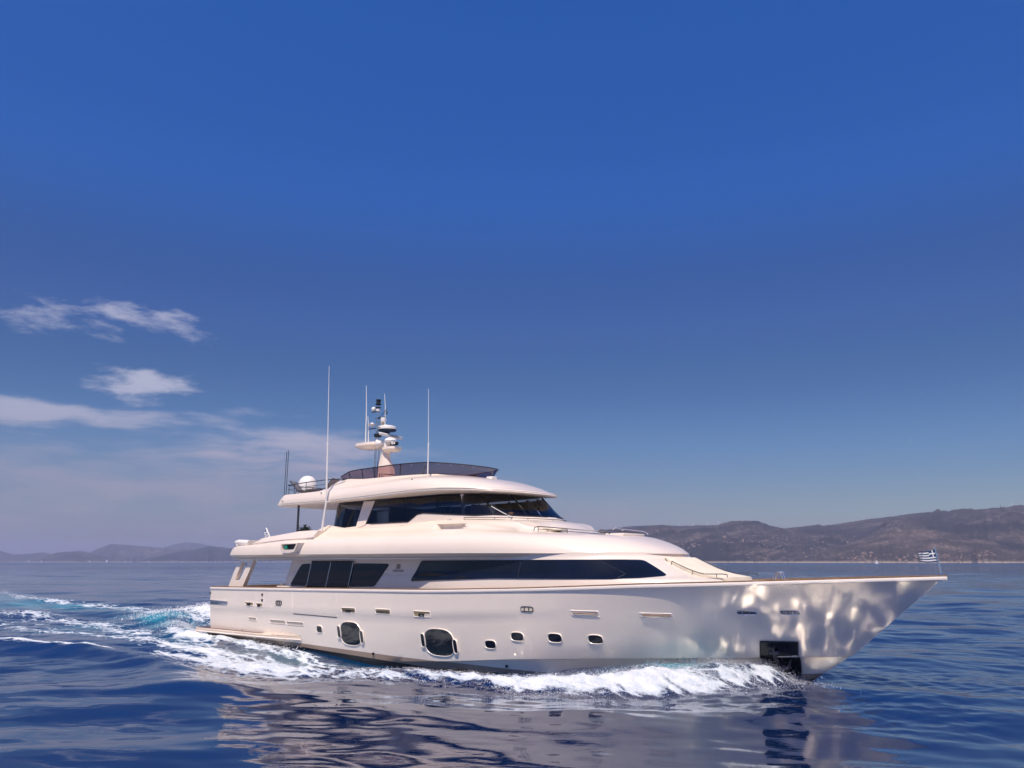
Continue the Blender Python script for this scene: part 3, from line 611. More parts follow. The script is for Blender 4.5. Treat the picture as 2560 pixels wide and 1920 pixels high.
# inside of the bulwark and the decks
mb = MB()
ins = sheer.copy(); ins[:, 1] = np.minimum(ins[:, 1]+.165, 0); ins[:, 2] -= .03
dk = ins.copy(); dk[:, 1] = np.minimum(dk[:, 1]+.05, 0); dk[:, 2] -= .78-.5*sstep(20, 25, dk[:, 0]); dk[:, 1] = -np.maximum(0, np.minimum(-dk[:, 1], np.array([-hull_y(x, z) for x, y, z in dk])-.14))
cl = None
cl = dk.copy(); cl[:, 1] = 0; kp = ins[:, 0] < 31.6; ins, dk, cl = ins[kp], dk[kp], cl[kp]
mb.loft([ins.tolist(), dk.tolist()], 1, mirror=True); mb.loft([dk.tolist(), cl.tolist()], 0, mirror=True)
mb.build('main_deck', ['teak', 'white'], YACHT)

# ---- openings in the hull side: each conforms to the side it sits in
def conform(pts, sf, off):
    return [(x, sf(x, z)-off, z) for x, z in pts]
def sup(cx, cz, rx, rz, p=3.2, n=28, sh=0.0):
    o = []
    for k in range(n):
        a = 2*math.pi*k/n; c, s_ = math.cos(a), math.sin(a)
        xx = rx*math.copysign(abs(c)**(2/p), c); zz = rz*math.copysign(abs(s_)**(2/p), s_)
        o.append((cx+xx+sh*zz, cz+zz))
    return o
def fanrings(m_, rings, mi, cap=True):
    m_.loft(rings, mi, closed=True)
    if cap: m_.add(rings[-1], [tuple(range(len(rings[-1])))], mi)
def porthole(m_, cx, cz, rx, rz, sf, p=3.2, rim=.05, sh=0.0, gmi=0, rmi=1):
    o = [conform(sup(cx, cz, rx+rim, rz+rim, p, sh=sh), sf, -.02), conform(sup(cx, cz, rx+rim, rz+rim, p, sh=sh), sf, .012),
         conform(sup(cx, cz, rx+rim*.5, rz+rim*.5, p, sh=sh), sf, .032), conform(sup(cx, cz, rx, rz, p, sh=sh), sf, .014)]
    fanrings(m_, o, rmi, cap=False)
    g = [o[-1]] + [conform(sup(cx, cz, rx*k, rz*k, p, sh=sh), sf, .014) for k in (.75, .5, .25, .05)]
    fanrings(m_, g, gmi)
for cx, cz, rx, rz in [(10.4, .89, .165, .125), (19.57, .845, .225, .125), (20.75, 1.165, .24, .13), (22.2, 1.195, .24, .13), (23.6, 1.215, .23, .125)]:
    mb = MB(); porthole(mb, cx, cz, rx, rz, hull_y, rim=.028); mb.build('porthole', ['glass', 'band'], HULL)
for cx, cz, rx, rz in [(12.35, .82, .60, .44), (17.17, .77, .71, .46)]:
    mb = MB(); porthole(mb, cx, cz, rx, rz, hull_y, p=2.9, rim=.028, sh=-.05)
    for s_ in (-1, 1):
        porthole(mb, cx+s_*(rx+.08)-s_*.0, cz-.03-.06*s_, .085, .225, lambda x, z: hull_y(x, z)-.03, p=3.5, rim=.032, sh=-.08)
    mb.build('oval_window', ['pane', 'band'], HULL)
def slot(name, x0, x1, z0, z1, mats, rim=.03, lean=.06, bars=0, sub=None):
    """an open pocket in the bulwark: lit lining, pale lip along its lower edge, fittings inside"""
    mb = MB()
    q = lambda e: [(x0-e+lean+.0, z0-e), (x1+e-.01, z0-e), (x1+e, z0+.4*(z1-z0)), (x1+e-.03, z1+e), (x0-e+.02, z1+e), (x0-e, z0+.75*(z1-z0))]
    r = [conform(q(rim), hull_y, -.02), conform(q(rim), hull_y, .008), conform(q(rim*.4), hull_y, .022), conform(q(0), hull_y, .004)]
    fanrings(mb, r, 1, cap=False); mb.add(r[-1], [tuple(range(6))], 0)
    xm, zm = (x0+x1)/2, (z0+z1)/2
    for k in range(bars):
        zz = z0+(z1-z0)*(k+1)/(bars+1)
        mb.tube(conform([(x0+.06, zz), (xm, zz), (x1-.04, zz)], hull_y, .03), .016, 6, 2)
    if sub == 'cleat':
        mb.box((xm, hull_y(xm, zm)-.03, zm), (.3*(x1-x0), .05, .05), mi=2, bev=.01)
        for s_ in (-1, 1): mb.box((xm+s_*.12*(x1-x0), hull_y(xm, zm)-.03, zm-.03), (.04, .05, .1), mi=2, bev=.01)
    return mb.build(name, mats, HULL)
for x0, x1, z0, z1, mt in [(5.02, 5.68, 1.69, 1.80, 'cleat'), (5.9, 6.4, 1.67, 1.78, 'cleat')]:
    slot('mooring_opening', x0, x1, z0, z1, ['bronze', 'band', 'black'], sub=mt)
for x0, x1, z0, z1, bars, sub in [(11.85, 12.68, 1.64, 1.79, 1, 'cleat'), (13.86, 14.7, 1.66, 1.81, 1, None), (15.95, 16.82, 1.64, 1.81, 0, 'cleat')]:
    slot('mooring_opening', x0, x1, z0, z1, ['bronze', 'band', 'black'], bars=bars, sub=sub)
for x0, x1, z0, z1 in [(22.92, 23.88, 1.93, 2.07), (25.2, 26.14, 1.95, 2.06)]:
    slot('vent_opening', x0, x1, z0, z1, ['band', 'band', 'teak'], bars=1)
for x0, x1, z0, z1 in [(5.26, 5.92, 1.05, 1.15), (6.95, 8.08, 1.0, 1.12), (8.17, 9.35, .985, 1.10)]:
    slot('air_intake', x0, x1, z0, z1, ['beige', 'band', 'band'], rim=.02)
for cx, cz, rx, rz, mm in [(7.62, 1.85, .19, .075, ['beige', 'black']), (21.25, 2.07, .23, .062, ['cushion', 'black']), (28.15, 2.14, .225, .045, ['dsteel', 'steel']), (29.23, 2.16, .21, .045, ['dsteel', 'steel'])]:
    mb = MB(); porthole(mb, cx, cz, rx, rz, hull_y, p=4, rim=.03)
    for s_ in (-.4, .4): mb.tube(conform([(cx+s_*rx, cz-rz*.8), (cx+s_*rx, cz+rz*.8)], hull_y, .03), .018, 6, 1)
    mb.build('fairlead', mm, HULL)
# boarding door seams, small fittings, name plate grille at the quarter, drain
mb = MB()
def strip(m_, pts, sf, wd, off, mi):
    for (xa, za), (xb_, zb_) in zip(pts[:-1], pts[1:]):
        n = max(2, int(abs(xb_-xa)/.3)+2); path = [(xa+(xb_-xa)*k/(n-1), za+(zb_-za)*k/(n-1)) for k in range(n)]
        m_.tube(conform(path, sf, off), wd, 5, mi)
strip(mb, [(8.55, 2.36), (8.57, 1.9), (8.66, 1.45)], hull_y, .013, .004, 0); strip(mb, [(11.47, 2.38), (11.54, 1.42)], hull_y, .013, .004, 0)
strip(mb, [(8.66, 1.44), (11.54, 1.405)], hull_y, .016, .004, 1)
mb.build('boarding_door', ['band', 'black'], HULL)
mb = MB()
for z in (1.93, 2.17): mb.box((6.37, hull_y(6.4, z)-.01, z), (.1, .04, .1), bev=.012)
strip(mb, [(6.43, 2.36), (6.45, 1.75)], hull_y, .006, .002, 1); strip(mb, [(5.85, 2.36), (5.88, 1.9)], hull_y, .006, .002, 1)
mb.build('gate_hinge', ['black', 'band'], HULL)
mb = MB(); q = conform([(2.02, 1.62), (3.5, 1.61), (3.58, 1.79), (2.02, 1.82)], hull_y, .012); mb.slab(q, (0, .03, 0), 0)
q2 = conform([(2.02, 1.74), (2.6, 1.735), (3.58, 1.73), (3.58, 1.79), (2.02, 1.82)], hull_y, .03); mb.slab(q2, (0, .02, 0), 1)
mb.build('transom_grille', ['mirror', 'steel'], HULL)
mb = MB(); mb.box((2.02, -3.55, 2.13), (.2, .12, .11), bev=.03); mb.box((2.02, -3.62, 2.13), (.08, .06, .06), mi=1); mb.build('stern_fairlead', ['steel', 'black'], HULL)
mb = MB()
for x in (13.6, 20.0): mb.tube([(x, hull_y(x, .17)-.0, .14), (x, hull_y(x, .17)-.04, .14)], .05, 10)
mb.build('drain_outlet', 'black', HULL)
# ---- anchor pocket: polished plate down the bow with the recess and the anchor in it
mb = MB(); NXa = 10; xs_ = np.linspace(28.25, 29.18, NXa)
lowery = hull_y
rows = []
for z in np.linspace(1.30, -.1, 16): rows.append([(x-.27*(1.27-z), lowery(x-.27*(1.27-z), z)-.03, z) for x in xs_])
mb.loft(rows, 0)
edge = [rows[0][i] for i in range(NXa)] + [r[-1] for r in rows] + [rows[-1][i] for i in range(NXa-1, -1, -1)] + [r[0] for r in rows[::-1]]
mb.tube([p for i, p in enumerate(edge) if i == 0 or np.linalg.norm(np.array(p)-np.array(edge[i-1])) > 1e-4], .022, 6, 1)
PK = mb.build('anchor_pocket', ['plate', 'black'], YACHT)
mb = MB(); rw = []
for z in np.linspace(1.17, .38, 10): rw.append([(x-.27*(1.27-z), lowery(x-.27*(1.27-z), z)-.042, z) for x in np.linspace(28.35, 29.04, 8)])
mb.loft(rw, 0); mb.build('recess', 'plate', PK)
mb = MB(); ay = lambda x, z: lowery(x, z)-.1
mb.tube([(28.55, ay(28.55, 1.15), 1.15), (28.52, ay(28.5, .85), .85), (28.5, ay(28.5, .55), .55)], [.05, .055, .07], 8)
mb.tube([(28.2, ay(28.2, .85), .82), (28.3, ay(28.3, .65), .58), (28.52, ay(28.5, .5), .5), (28.74, ay(28.7, .62), .55), (28.86, ay(28.8, .78), .78)], [.02, .06, .09, .06, .02], 8)
mb.box((28.55, ay(28.55, 1.0), .98), (.3, .08, .1), bev=.03)
mb.build('anchor', 'dsteel', PK)

# ---- the sheet of water that peels off the stem in front of the anchor pocket
def water_sheet():
    NU, NV = 150, 30; rows = []; vv = []
    for j in range(NV+1):
        v = j/NV; row = []
        for i in range(NU+1):
            u = i/NU; x = 28.95-4.6*u; yh = hull_y(x, .3)
            H = .12+.98*math.sin(math.pi*min(1, (.06+u)*.92))**.75
            ph = 2.0*v; nz_ = float(fbm(np.array([u*16.0]), np.array([v*3.0]), 4, 31)[0])-.5
            out = .06+(.25+.55*u)*v+.35*v*v; z = -.12+H*math.sin(min(ph, 2.2)*.78)*(1+.5*nz_*v)
            row.append((x-.25*v*v+.1*nz_*v, yh-out-.22*nz_*v, z))
        rows.append(row); vv += [v]*(NU+1)
    mb = MB(); mb.loft(rows, 0)
    o = mb.build('bow_sheet', [], None, merge=0, angle=180); me = o.data
    a = me.attributes.new('edge', 'FLOAT', 'POINT'); a.data.foreach_set('value', np.array(vv, np.float32))
    m = bpy.data.materials.new('sheet_water'); m.use_nodes = True; t = NT(m.node_tree); b = t.t.nodes['Principled BSDF']; out_ = [n for n in t.t.nodes if n.type == 'OUTPUT_MATERIAL'][0]
    b.inputs['Base Color'].default_value = (.84, .86, .87, 1); b.inputs['Roughness'].default_value = .5
    tc = t.n('ShaderNodeTexCoord').outputs['Object']; e = t.n('ShaderNodeAttribute', attribute_name='edge').outputs['Fac']
    n1_ = t.noise(t.mapping(tc, (1.2, 1.2, .8)), 2.6, 8, .68); n2_ = t.noise(tc, 16.0, 4, .7)
    fv = t.m('ADD', t.m('ADD', t.m('MULTIPLY', n1_, 1.5), t.m('MULTIPLY', n2_, .55)), t.m('MULTIPLY', t.sm(e, .15, 1.0), -.42))
    tr = t.n('ShaderNodeBsdfTransparent'); mx = t.n('ShaderNodeMixShader'); t.L(t.sm(fv, .78, 1.02), mx.inputs[0]); t.L(tr.outputs[0], mx.inputs[1]); t.L(b.outputs[0], mx.inputs[2]); t.L(mx.outputs[0], out_.inputs[0])
    me.materials.append(m); o.location = tuple(ORG); o.rotation_euler = (0, 0, -YAW)
    tag(o, 'thin broken sheet of white water peeling off the stem beside the anchor pocket', 'spray', kind='stuff')
water_sheet()

# ---- bathing platform wrapped round the stern quarters
plx = np.linspace(1.0, 9.15, 40)
pout = lambda x: -(3.86-.30*np.clip((x-6.2)/3, 0, 1)**2-.25*np.clip((1.5-x)/.5, 0, 1)**2)
ptop = lambda x: .54-.02*np.clip(x/9, 0, 1)
def prow(dy, dz):
    return [(x, pout(x)+dy, ptop(x)+dz) for x in plx]
mb = MB()
mb.loft([prow(.9, .0), prow(.06, 0), prow(.02, -.012), prow(0, -.03), prow(.0, -.11), prow(.03, -.135), prow(.5, -.2), prow(.9, -.62)], 0, mirror=True)
ends = [prow(.9, 0)[0], prow(.06, 0)[0], prow(0, -.03)[0], prow(0, -.11)[0], prow(.03, -.135)[0], prow(.5, -.2)[0], prow(.9, -.62)[0]]
mb.loft([ends, [(x, -y, z) for x, y, z in ends]], 0)
M['ledge'] = mat('platform_gelcoat', (.56, .47, .385), .4, vary=(.8, .06))
SP = mb.build('swim_platform', 'ledge', YACHT)
mb = MB()
tl = [[(x, pout(x)+.14, ptop(x)+.008) for x in plx if x < 6.6], [(x, pout(x)+.75, ptop(x)+.008) for x in plx if x < 6.6]]
mb.loft(tl, 0, mirror=True); mb.slab([(1.1, -3.3, .55), (2.2, -3.3, .55), (2.2, 3.3, .55), (1.1, 3.3, .55)], (0, 0, -.02)); mb.build('teak_deck', 'wood', SP)
mb = MB(); mb.tube([(1.0, pout(1.02)-.0, .43), *[(x, pout(x)-.012, .40) for x in plx[1:]]], .03, 8); mb.build('rub_strip', 'band', SP)
# moulded step that fairs the platform into the side
for sg in (1, -1):
    mb = MB(); fx = np.linspace(7.3, 9.2, 18); rows = []
    for k in np.linspace(0, 1, 8):
        r_ = []
        for x in fx:
            hh = .13*math.sin(math.pi*((x-7.3)/1.9)**1.2)**.9; z = .53+hh*k*k; yy = (1-k)*(pout(x)+.01)+k*hull_y(x, .54+hh)
            r_.append((x, yy*sg, z))
        rows.append(r_)
    mb.loft(rows, 0)
    mb.build('quarter_step', 'ledge', SP)
mb = MB(); mb.tube([(1.12, -3.6, .54), (1.12, -3.6, .68)], .03, 8); mb.box((1.12, -3.6, .7), (.22, .06, .05), bev=.015)
mb.tube([(5.0, -3.7, .54), (5.0, -3.7, .6)], .02, 8); mb.box((5.0, -3.7, .6), (.14, .05, .03), bev=.01)
mb.build('cleat', 'steel', SP)

# ------------------------------------------------------------------ lofted superstructure
def contour(xa, xs, xn, b, z, p=2.5, lx=.5, ly=.5, nc=8, ns=150, nn=40):
    """starboard half of a plan outline: rounded aft corner, straight side, rounded nose"""
    bf = b if callable(b) else (lambda x: b+0*np.asarray(x, float))
    zf = z if callable(z) else (lambda x: z+0*np.asarray(x, float))
    b0 = float(bf(xa+lx)); pts = [(xa, 0.0), (xa, -(b0-ly)*.5)]
    for k in range(nc):
        a = k/nc*math.pi/2; pts.append((xa+lx*(1-math.cos(a)), -(b0-ly)-ly*math.sin(a)))
    for x in np.linspace(xa+lx, xs, ns, endpoint=False): pts.append((x, -float(bf(x))))
    bn = float(bf(xs))
    for k in range(nn+1):
        a = k/nn*math.pi/2
        pts.append((xs+(xn-xs)*math.sin(a)**(2/p), -bn*max(0, math.cos(a))**(2/p)))
    P = np.array(pts); return np.stack([P[:, 0], P[:, 1], zf(P[:, 0])], 1)
def half(row):  # the part of a contour that surf() can read: side and nose only
    return row[10:]

# ---- main-deck house
hb = lambda x: 2.86+.52*sstep(14.3, 18.6, x)
hb_lo = lambda x: 2.90+.60*sstep(14.0, 18.4, x)
HW = [contour(6.55, 20, 27.6, hb_lo, 2.35), contour(6.55, 20, 27.5, hb_lo, 2.75), contour(6.62, 20, 27.15, lambda x: hb_lo(x)-.02, 3.03), contour(6.66, 20, 26.78, lambda x: hb_lo(x)-.035, 3.085),
      contour(6.68, 20, 26.39, lambda x: hb(x)+.02, 3.15), contour(6.72, 20, 26.0, lambda x: hb(x)+.005, 3.27), contour(6.8, 20, 25.5, lambda x: hb(x)-.015, 3.48), contour(6.86, 20, 25.12, lambda x: hb(x)-.03, 3.66), contour(6.9, 20, 24.9, lambda x: hb(x)-.04, 3.76)]
HW[0][:, 1] = -np.maximum(0, np.minimum(-HW[0][:, 1], np.array([-hull_y(min(x, 31), 2.3) for x in HW[0][:, 0]])-.2))
HW.append(contour(6.95, 20, 24.84, lambda x: hb(x)-.05, 3.9))
mb = MB(); mb.loft([np.asarray(r).tolist() for r in crom(HW, 3)], mirror=True); HOUSE = mb.build('main_deck_house', 'white', YACHT)
house_y = skin(HOUSE, back=surf([half(r) for r in HW]))
def patch(m_, poly, sf, off, mi, n=10, thick=.03, rnd=.0):
    """a flat-edged pane that follows a curved side: poly is (x, z) corners in order"""
    pts = []
    N = len(poly)
    for i in range(N):
        a, b, c = np.array(poly[i-1]), np.array(poly[i]), np.array(poly[(i+1) % N])
        if rnd:
            la, lc = np.linalg.norm(a-b), np.linalg.norm(c-b); r = min(rnd, la*.4, lc*.4)
            p0, p1 = b+(a-b)/la*r, b+(c-b)/lc*r
            for t in (0, .25, .5, .75, 1): pts.append((1-t)**2*p0+2*t*(1-t)*b+t*t*p1)
        else: pts.append(b)
    dense = []
    for i in range(len(pts)):
        a, b = pts[i], pts[(i+1) % len(pts)]; k = max(1, int(np.linalg.norm(b-a)/.35))
        for j in range(k): dense.append(a+(b-a)*j/k)
    # column-wise strips keep the pane on the curved surface
    D = np.array(dense); x0, x1 = D[:, 0].min(), D[:, 0].max()
    def span(x):
        zz = []
        for i in range(len(D)):
            a, b = D[i], D[(i+1) % len(D)]
            if (a[0]-x)*(b[0]-x) <= 0 and abs(a[0]-b[0]) > 1e-9: zz.append(a[1]+(b[1]-a[1])*(x-a[0])/(b[0]-a[0]))
        return (min(zz), max(zz)) if zz else (0, 0)
    xs = sorted(set(np.round(np.concatenate([np.linspace(x0+1e-4, x1-1e-4, max(8, int((x1-x0)/.12))), D[:, 0][(D[:, 0] > x0+1e-3) & (D[:, 0] < x1-1e-3)]]), 5)))
    NR_ = 9; front = [[] for _ in range(NR_)]
    for x in xs:
        lo, hi = span(x)
        for k in range(NR_):
            z = lo+(hi-lo)*k/(NR_-1); front[k].append((x, sf(x, z)-off, z))
    m_.loft(front, mi)
    loop = front[0]+front[-1][::-1]
    back = [(x, y+thick, z) for x, y, z in loop]; m_.loft([loop, back], mi, closed=True)
mb = MB(); patch(mb, [(7.25, 2.56), (7.95, 3.50), (8.62, 3.52), (8.45, 2.56)], house_y, .02, 0, rnd=.16); mb.build('side_window', 'glass', HOUSE)
mb = MB(); patch(mb, [(11.28, 2.58), (11.50, 3.53), (13.66, 3.52), (12.85, 2.62)], house_y, .025, 0, rnd=.16); mb.build('side_window', 'glass', HOUSE)
mb = MB()
patch(mb, [(8.45, 2.40), (8.66, 3.63), (10.02, 3.63), (9.78, 2.40)], house_y, .045, 0); patch(mb, [(9.82, 2.40), (10.06, 3.63), (11.5, 3.63), (11.27, 2.40)], house_y, .06, 0)
strip(mb, [(8.47, 2.45), (8.68, 3.6)], house_y, .018, .055, 1); strip(mb, [(9.80, 2.45), (10.04, 3.6)], house_y, .018, .07, 1); strip(mb, [(11.26, 2.45), (11.49, 3.6)], house_y, .018, .07, 1)
mb.build('sliding_door', ['glass', 'steel'], HOUSE)
mb = MB(); patch(mb, [(15.0, 2.86), (15.55, 3.64), (21, 3.66), (24.1, 3.67), (24.62, 3.665), (25.58, 3.165), (25.0, 3.10), (24.2, 3.065), (22, 3.05), (19.6, 3.03), (17.5, 2.955)], house_y, .03, 0, rnd=.12)
strip(mb, [(23.55, 3.62), (24.45, 3.22), (24.3, 3.09)], house_y, .012, .014, 1)
strip(mb, [(20.7, 3.04), (20.75, 3.63)], house_y, .014, .012, 1)
mb.build('side_window', ['glass', 'dsteel'], HOUSE)
mb = MB(); mb.box((7.5, -3.05, 2.50), (1.7, .3, .1), bev=.03); mb.box((6.75, -2.95, 2.62), (.16, .16, .1), bev=.04); mb.build('door_sill', 'white', HOUSE)
# maker's name and emblem by the window
yt = house_y(14.2, 3.3)-.014
text('lettering', 'CUSTOM LINE', (14.17, yt-.012, 3.245), (R(90), 0, R(-3)), .105, 'ink', HOUSE)
mb = MB()
for dx in (-.055, .055):
    for dz in (-.06, .0, .06):
        mb.tube([(14.17+dx+.04*math.cos(a), house_y(14.17+dx, 3.42)-.014, 3.42+dz+.022*math.sin(a)) for a in np.linspace(0, 2*math.pi, 9)[:-1]], .008, 5, closed=True)
mb.tube([(14.17-.11, yt-.02, 3.34), (14.17+.11, yt-.02, 3.34)], .008, 5)
mb.build('emblem', 'ink', HOUSE)
# aft arch (starboard and port)
def frame_arch(sgn):
    mb = MB()
    out = [(3.22, 2.46), (4.38, 2.46), (4.83, 3.15), (5.2, 3.76), (4.1, 3.80), (3.60, 3.15)]
    inn = [(3.74, 2.77), (4.12, 2.77), (4.43, 3.2), (4.70, 3.56), (4.2, 3.56), (3.98, 3.2)]
    ya, yb = -3.45*sgn, -3.27*sgn
    A = [(x, ya, z) for x, z in out]; B = [(x, ya, z) for x, z in inn]; C_ = [(x, yb, z) for x, z in out]; D_ = [(x, yb, z) for x, z in inn]
    mb.loft([C_, A, B, D_, C_], 0, closed=True)
    return mb.build('stern_arch', 'white', YACHT, angle=30)
ARCH = frame_arch(1); frame_arch(-1)
mb = MB(); mb.tube([(4.5, -3.3, 3.56), (4.42, -3.3, 3.3), (4.46, -3.3, 3.12)], [.03, .02, .035], 6); mb.tube([(4.3, -3.3, 3.5), (4.42, -3.3, 3.34)], .02, 6); mb.build('arch_lamp', 'dsteel', ARCH)

# ---- upper-deck moulding: long side fairing that runs forward into the nose
top_f = smoothtbl([(3.3, 4.1), (3.55, 4.22), (4.2, 4.30), (5, 4.35), (7.5, 4.50), (8.35, 4.54), (8.5, 4.62), (8.75, 4.82), (9.0, 5.0), (9.2, 5.13), (9.33, 5.165), (9.5, 5.16), (9.75, 5.11), (10.5, 5.02), (11, 4.985), (11.8, 4.965), (13.5, 4.98), (15, 5.1), (17, 5.2), (20, 5.2), (30, 5.2)], .09)
def lim(zf):
    return lambda x: np.minimum(zf(x) if callable(zf) else zf+0*np.asarray(x, float), top_f(x))
nz = lambda zm, zn, xn, xs=17.0: (lambda x: zm+(zn-zm)*sstep(xs, xn, x))
sb = lambda b: (lambda x: b-.05*np.clip((6-np.asarray(x, float))/3, 0, 1)**2)
FR = [contour(3.25, 17, 24.72, sb(2.6), nz(3.735, 3.74, 24.6)),                                         # underside, inboard
      contour(3.22, 17, 24.86, sb(3.44), nz(3.69, 3.74, 24.8)),
      contour(3.20, 17, 24.88, sb(3.53), nz(3.70, 3.76, 24.8)),
      contour(3.20, 17, 24.90, sb(3.55), nz(3.735, 3.775, 24.8)),                                         # thin lit lip
      contour(3.24, 17, 24.88, sb(3.48), nz(3.745, 3.78, 24.8)),
      contour(3.22, 17, 24.90, sb(3.73), nz(3.875, 3.83, 24.8)),
      contour(3.24, 17, 24.92, sb(3.76), nz(3.90, 3.86, 24.8))]
for r in FR[1:-1]:                                                   # forward, the lip dies away into the nose
    k = sstep(19.5, 24.2, r[:, 0])[:, None]; r[:] = r*(1-k)+FR[-1]*k
k = sstep(20, 24.2, FR[0][:, 0])[:, None]; FR[0][:] = FR[0]*(1-k)+(FR[-1]*[1, .985, 1])*k
FU = [FR[-1],
      contour(3.32, 17, 24.62, sb(3.75), lim(nz(4.08, 4.06, 24.6))),
      contour(3.45, 17, 24.2, sb(3.69), lim(nz(4.30, 4.24, 24.2))),
      contour(3.60, 17, 23.7, sb(3.55), lim(nz(4.50, 4.40, 23.8))),
      contour(3.75, 17, 23.2, sb(3.32), lim(nz(4.66, 4.50, 23.2))),
      contour(3.80, 16.8, 22.3, sb(3.05), lim(nz(4.82, 4.57, 22.3))),
      contour(3.85, 16.4, 21.3, sb(2.84), lim(nz(4.98, 4.66, 21.4, 17.5))),
      contour(3.90, 16, 20.45, sb(2.70), lim(nz(5.08, 5.00, 20.3, 17))),
      contour(3.95, 15.6, 19.85, sb(2.60), lim(nz(5.16, 5.12, 19.8, 16)))]
FS = crom(FU, 5)
def hollow(rows):
    """the air scoop: a hollow pressed into the side below the wheelhouse, with a rolled lower lip"""
    for r in rows:
        x, z = r[:, 0], r[:, 2]; top = 5.01-.012*(x-16.2)
        ends = sstep(16.17, 16.30, x-.25*np.clip(4.85-z, 0, .2))*(1-sstep(17.55, 17.72, x+.3*np.clip(z-4.85, 0, .2)))
        pit = ends*sstep(4.79, 4.82, z)*(1-sstep(top-.03, top, z)); lip = ends*sstep(4.66, 4.72, z)*(1-sstep(4.765, 4.81, z))
        r[:, 1] += pit*np.clip(-2.64-r[:, 1], 0, .6)-.05*lip
hollow(FS)
mb = MB(); mb.loft([r.tolist() for r in FR], 0, mirror=True); mb.loft([np.asarray(r).tolist() for r in FS], 0, mirror=True)
dk0 = contour(3.98, 15.6, 19.8, sb(2.5), lambda x: np.minimum(top_f(x), 5.1)-.03); dk1 = contour(4.0, 15.6, 19.8, sb(2.45), lambda x: 4.05+0*x); dk2 = dk1.copy(); dk2[:, 1] = 0
mb.loft([np.asarray(FS[-1]).tolist(), dk0.tolist(), dk1.tolist(), dk2.tolist()], 0, mirror=True)
in0 = FR[0].copy(); in0[:, 1] *= .02; mb.loft([FR[0].tolist(), in0.tolist()], 0, mirror=True)
FAIR = mb.build('upper_deck_moulding', 'white', YACHT, angle=32)
fair_y = skin(FAIR)
# starboard light housing: moulded brow round a dark recess with the green lens
mb = MB()
hx = [(7.86, 4.36), (9.15, 4.38), (8.95, 4.02), (8.55, 3.95), (7.98, 3.98), (7.86, 4.10)]
A = [(x, fair_y(x, z)+.02, z) for x, z in hx]; B = [(x+(.02 if x < 8.4 else -.06), -3.98, z) for x, z in hx]
hi_ = [(7.98, 4.33), (9.0, 4.345), (8.84, 4.11), (8.5, 4.10), (8.1, 4.10), (7.98, 4.12)]
C_ = [(x, -3.985, z) for x, z in hi_]; D_ = [(x, -3.86, z) for x, z in hi_]
mb.loft([A, B, C_, D_], 0, closed=True); mb.add(D_, [tuple(range(6))], 1)
NL = mb.build('navigation_light', ['white', 'black'], FAIR, angle=25)
mb = MB(); mb.lathe([(.0, 0), (.085, 0), (.085, .16), (.0, .16)], (8.2, -3.90, 4.13), 14); mb.build('lens', 'green', NL)
# padded coaming on the boat deck rail, crane, aft rail
mb = MB()
cbs = interp([(5.1, 4.36), (7.5, 4.50), (9.8, 4.57)]); cs = np.linspace(5.1, 9.55, 14); ct = interp([(5.1, 4.47), (5.45, 4.66), (7.9, 4.87), (8.0, 4.90), (9.25, 4.92), (9.7, 4.90)])
rows = [[(x, -3.52, float(cbs(x))-.02) for x in cs], [(x, -3.56, float(cbs(x))+.05) for x in cs], [(x+.05, -3.5, float(cbs(x))+.07+.10*(x > 5.2)) for x in cs],
        [(x+.10, -3.36, float(ct(x))) for x in cs], [(x+.1, -2.9, float(ct(x))) for x in cs], [(x, -2.85, float(cbs(x))-.1) for x in cs]]
mb.loft(rows, 0, mirror=True); e0 = [r[0] for r in rows]; e1 = [r[-1] for r in rows]
for e in (e0, e1): mb.add(e, [tuple(range(6))], 0); mb.add([(x, -y, z) for x, y, z in e], [tuple(range(6))], 0)
mb.build('deck_coaming', 'white', YACHT, angle=30)
mb = MB(); mb.tube([(3.42, -3.2, 4.18), (3.42, -3.2, 4.36)], [.09, .075], 12)
mb.tube([(3.2, -3.2, 4.5), (3.45, -3.2, 4.5), (4.35, -3.2, 4.46)], [.08, .13, .13], 14); mb.box((3.4, -3.2, 4.4), (.14, .2, .2), bev=.04)
mb.box((4.75, -3.22, 4.45), (.62, .2, .24), mi=1, bev=.03)
mb.build('tender_crane', ['plastic', 'beige'], YACHT)

# ---- wheelhouse
sill_f = interp([(8, 4.9), (11.7, 5.10), (11.75, 5.14), (14.3, 5.15), (14.9, 5.49), (16.2, 5.40), (17.6, 5.31), (18.3, 5.33), (19.2, 5.27), (22, 5.22)])
head_f = smoothtbl([(8, 6.05), (11.5, 6.10), (13, 6.11), (16, 6.12), (17.7, 6.10), (18.7, 6.05), (21, 6.0)], .3)
wc = lambda z, xn, b, xa: contour(xa-.65, 14.8, xn, b, z, lx=1.5, ly=1.3, ns=60, nn=40, p=2.4)
Wb = wc(lambda x: 4.80+0*x, 19.95, 2.56, 9.3); Ws = wc(sill_f, 19.62, 2.52, 9.3); Wh = wc(head_f, 18.65, 2.34, 9.32); Wt = wc(lambda x: head_f(x)+.12, 18.5, 2.30, 9.32)
mb = MB(); mb.loft([Wb.tolist(), Ws.tolist()], 0, mirror=True); WALL = mb.build('wheelhouse', 'white', YACHT)
def band(i0, i1, k0=0.0, k1=1.0, off=0.0):
    a = Ws*(1-k0)+Wh*k0; b = Ws*(1-k1)+Wh*k1
    rows = [(a*(1-t)+b*t)[i0:i1] for t in (0, .25, .5, .75, 1)]
    if off:
        tg = np.gradient(a, axis=0)[i0:i1]; nr = np.stack([tg[:, 1], -tg[:, 0], 0*tg[:, 0]], 1); nr /= np.linalg.norm(nr, axis=1)[:, None]+1e-9
        rows = [r+nr*off for r in rows]
    return [r.tolist() for r in rows]
ix = lambda x: int(np.argmin(np.abs(Ws[10:, 0]-x)))+10
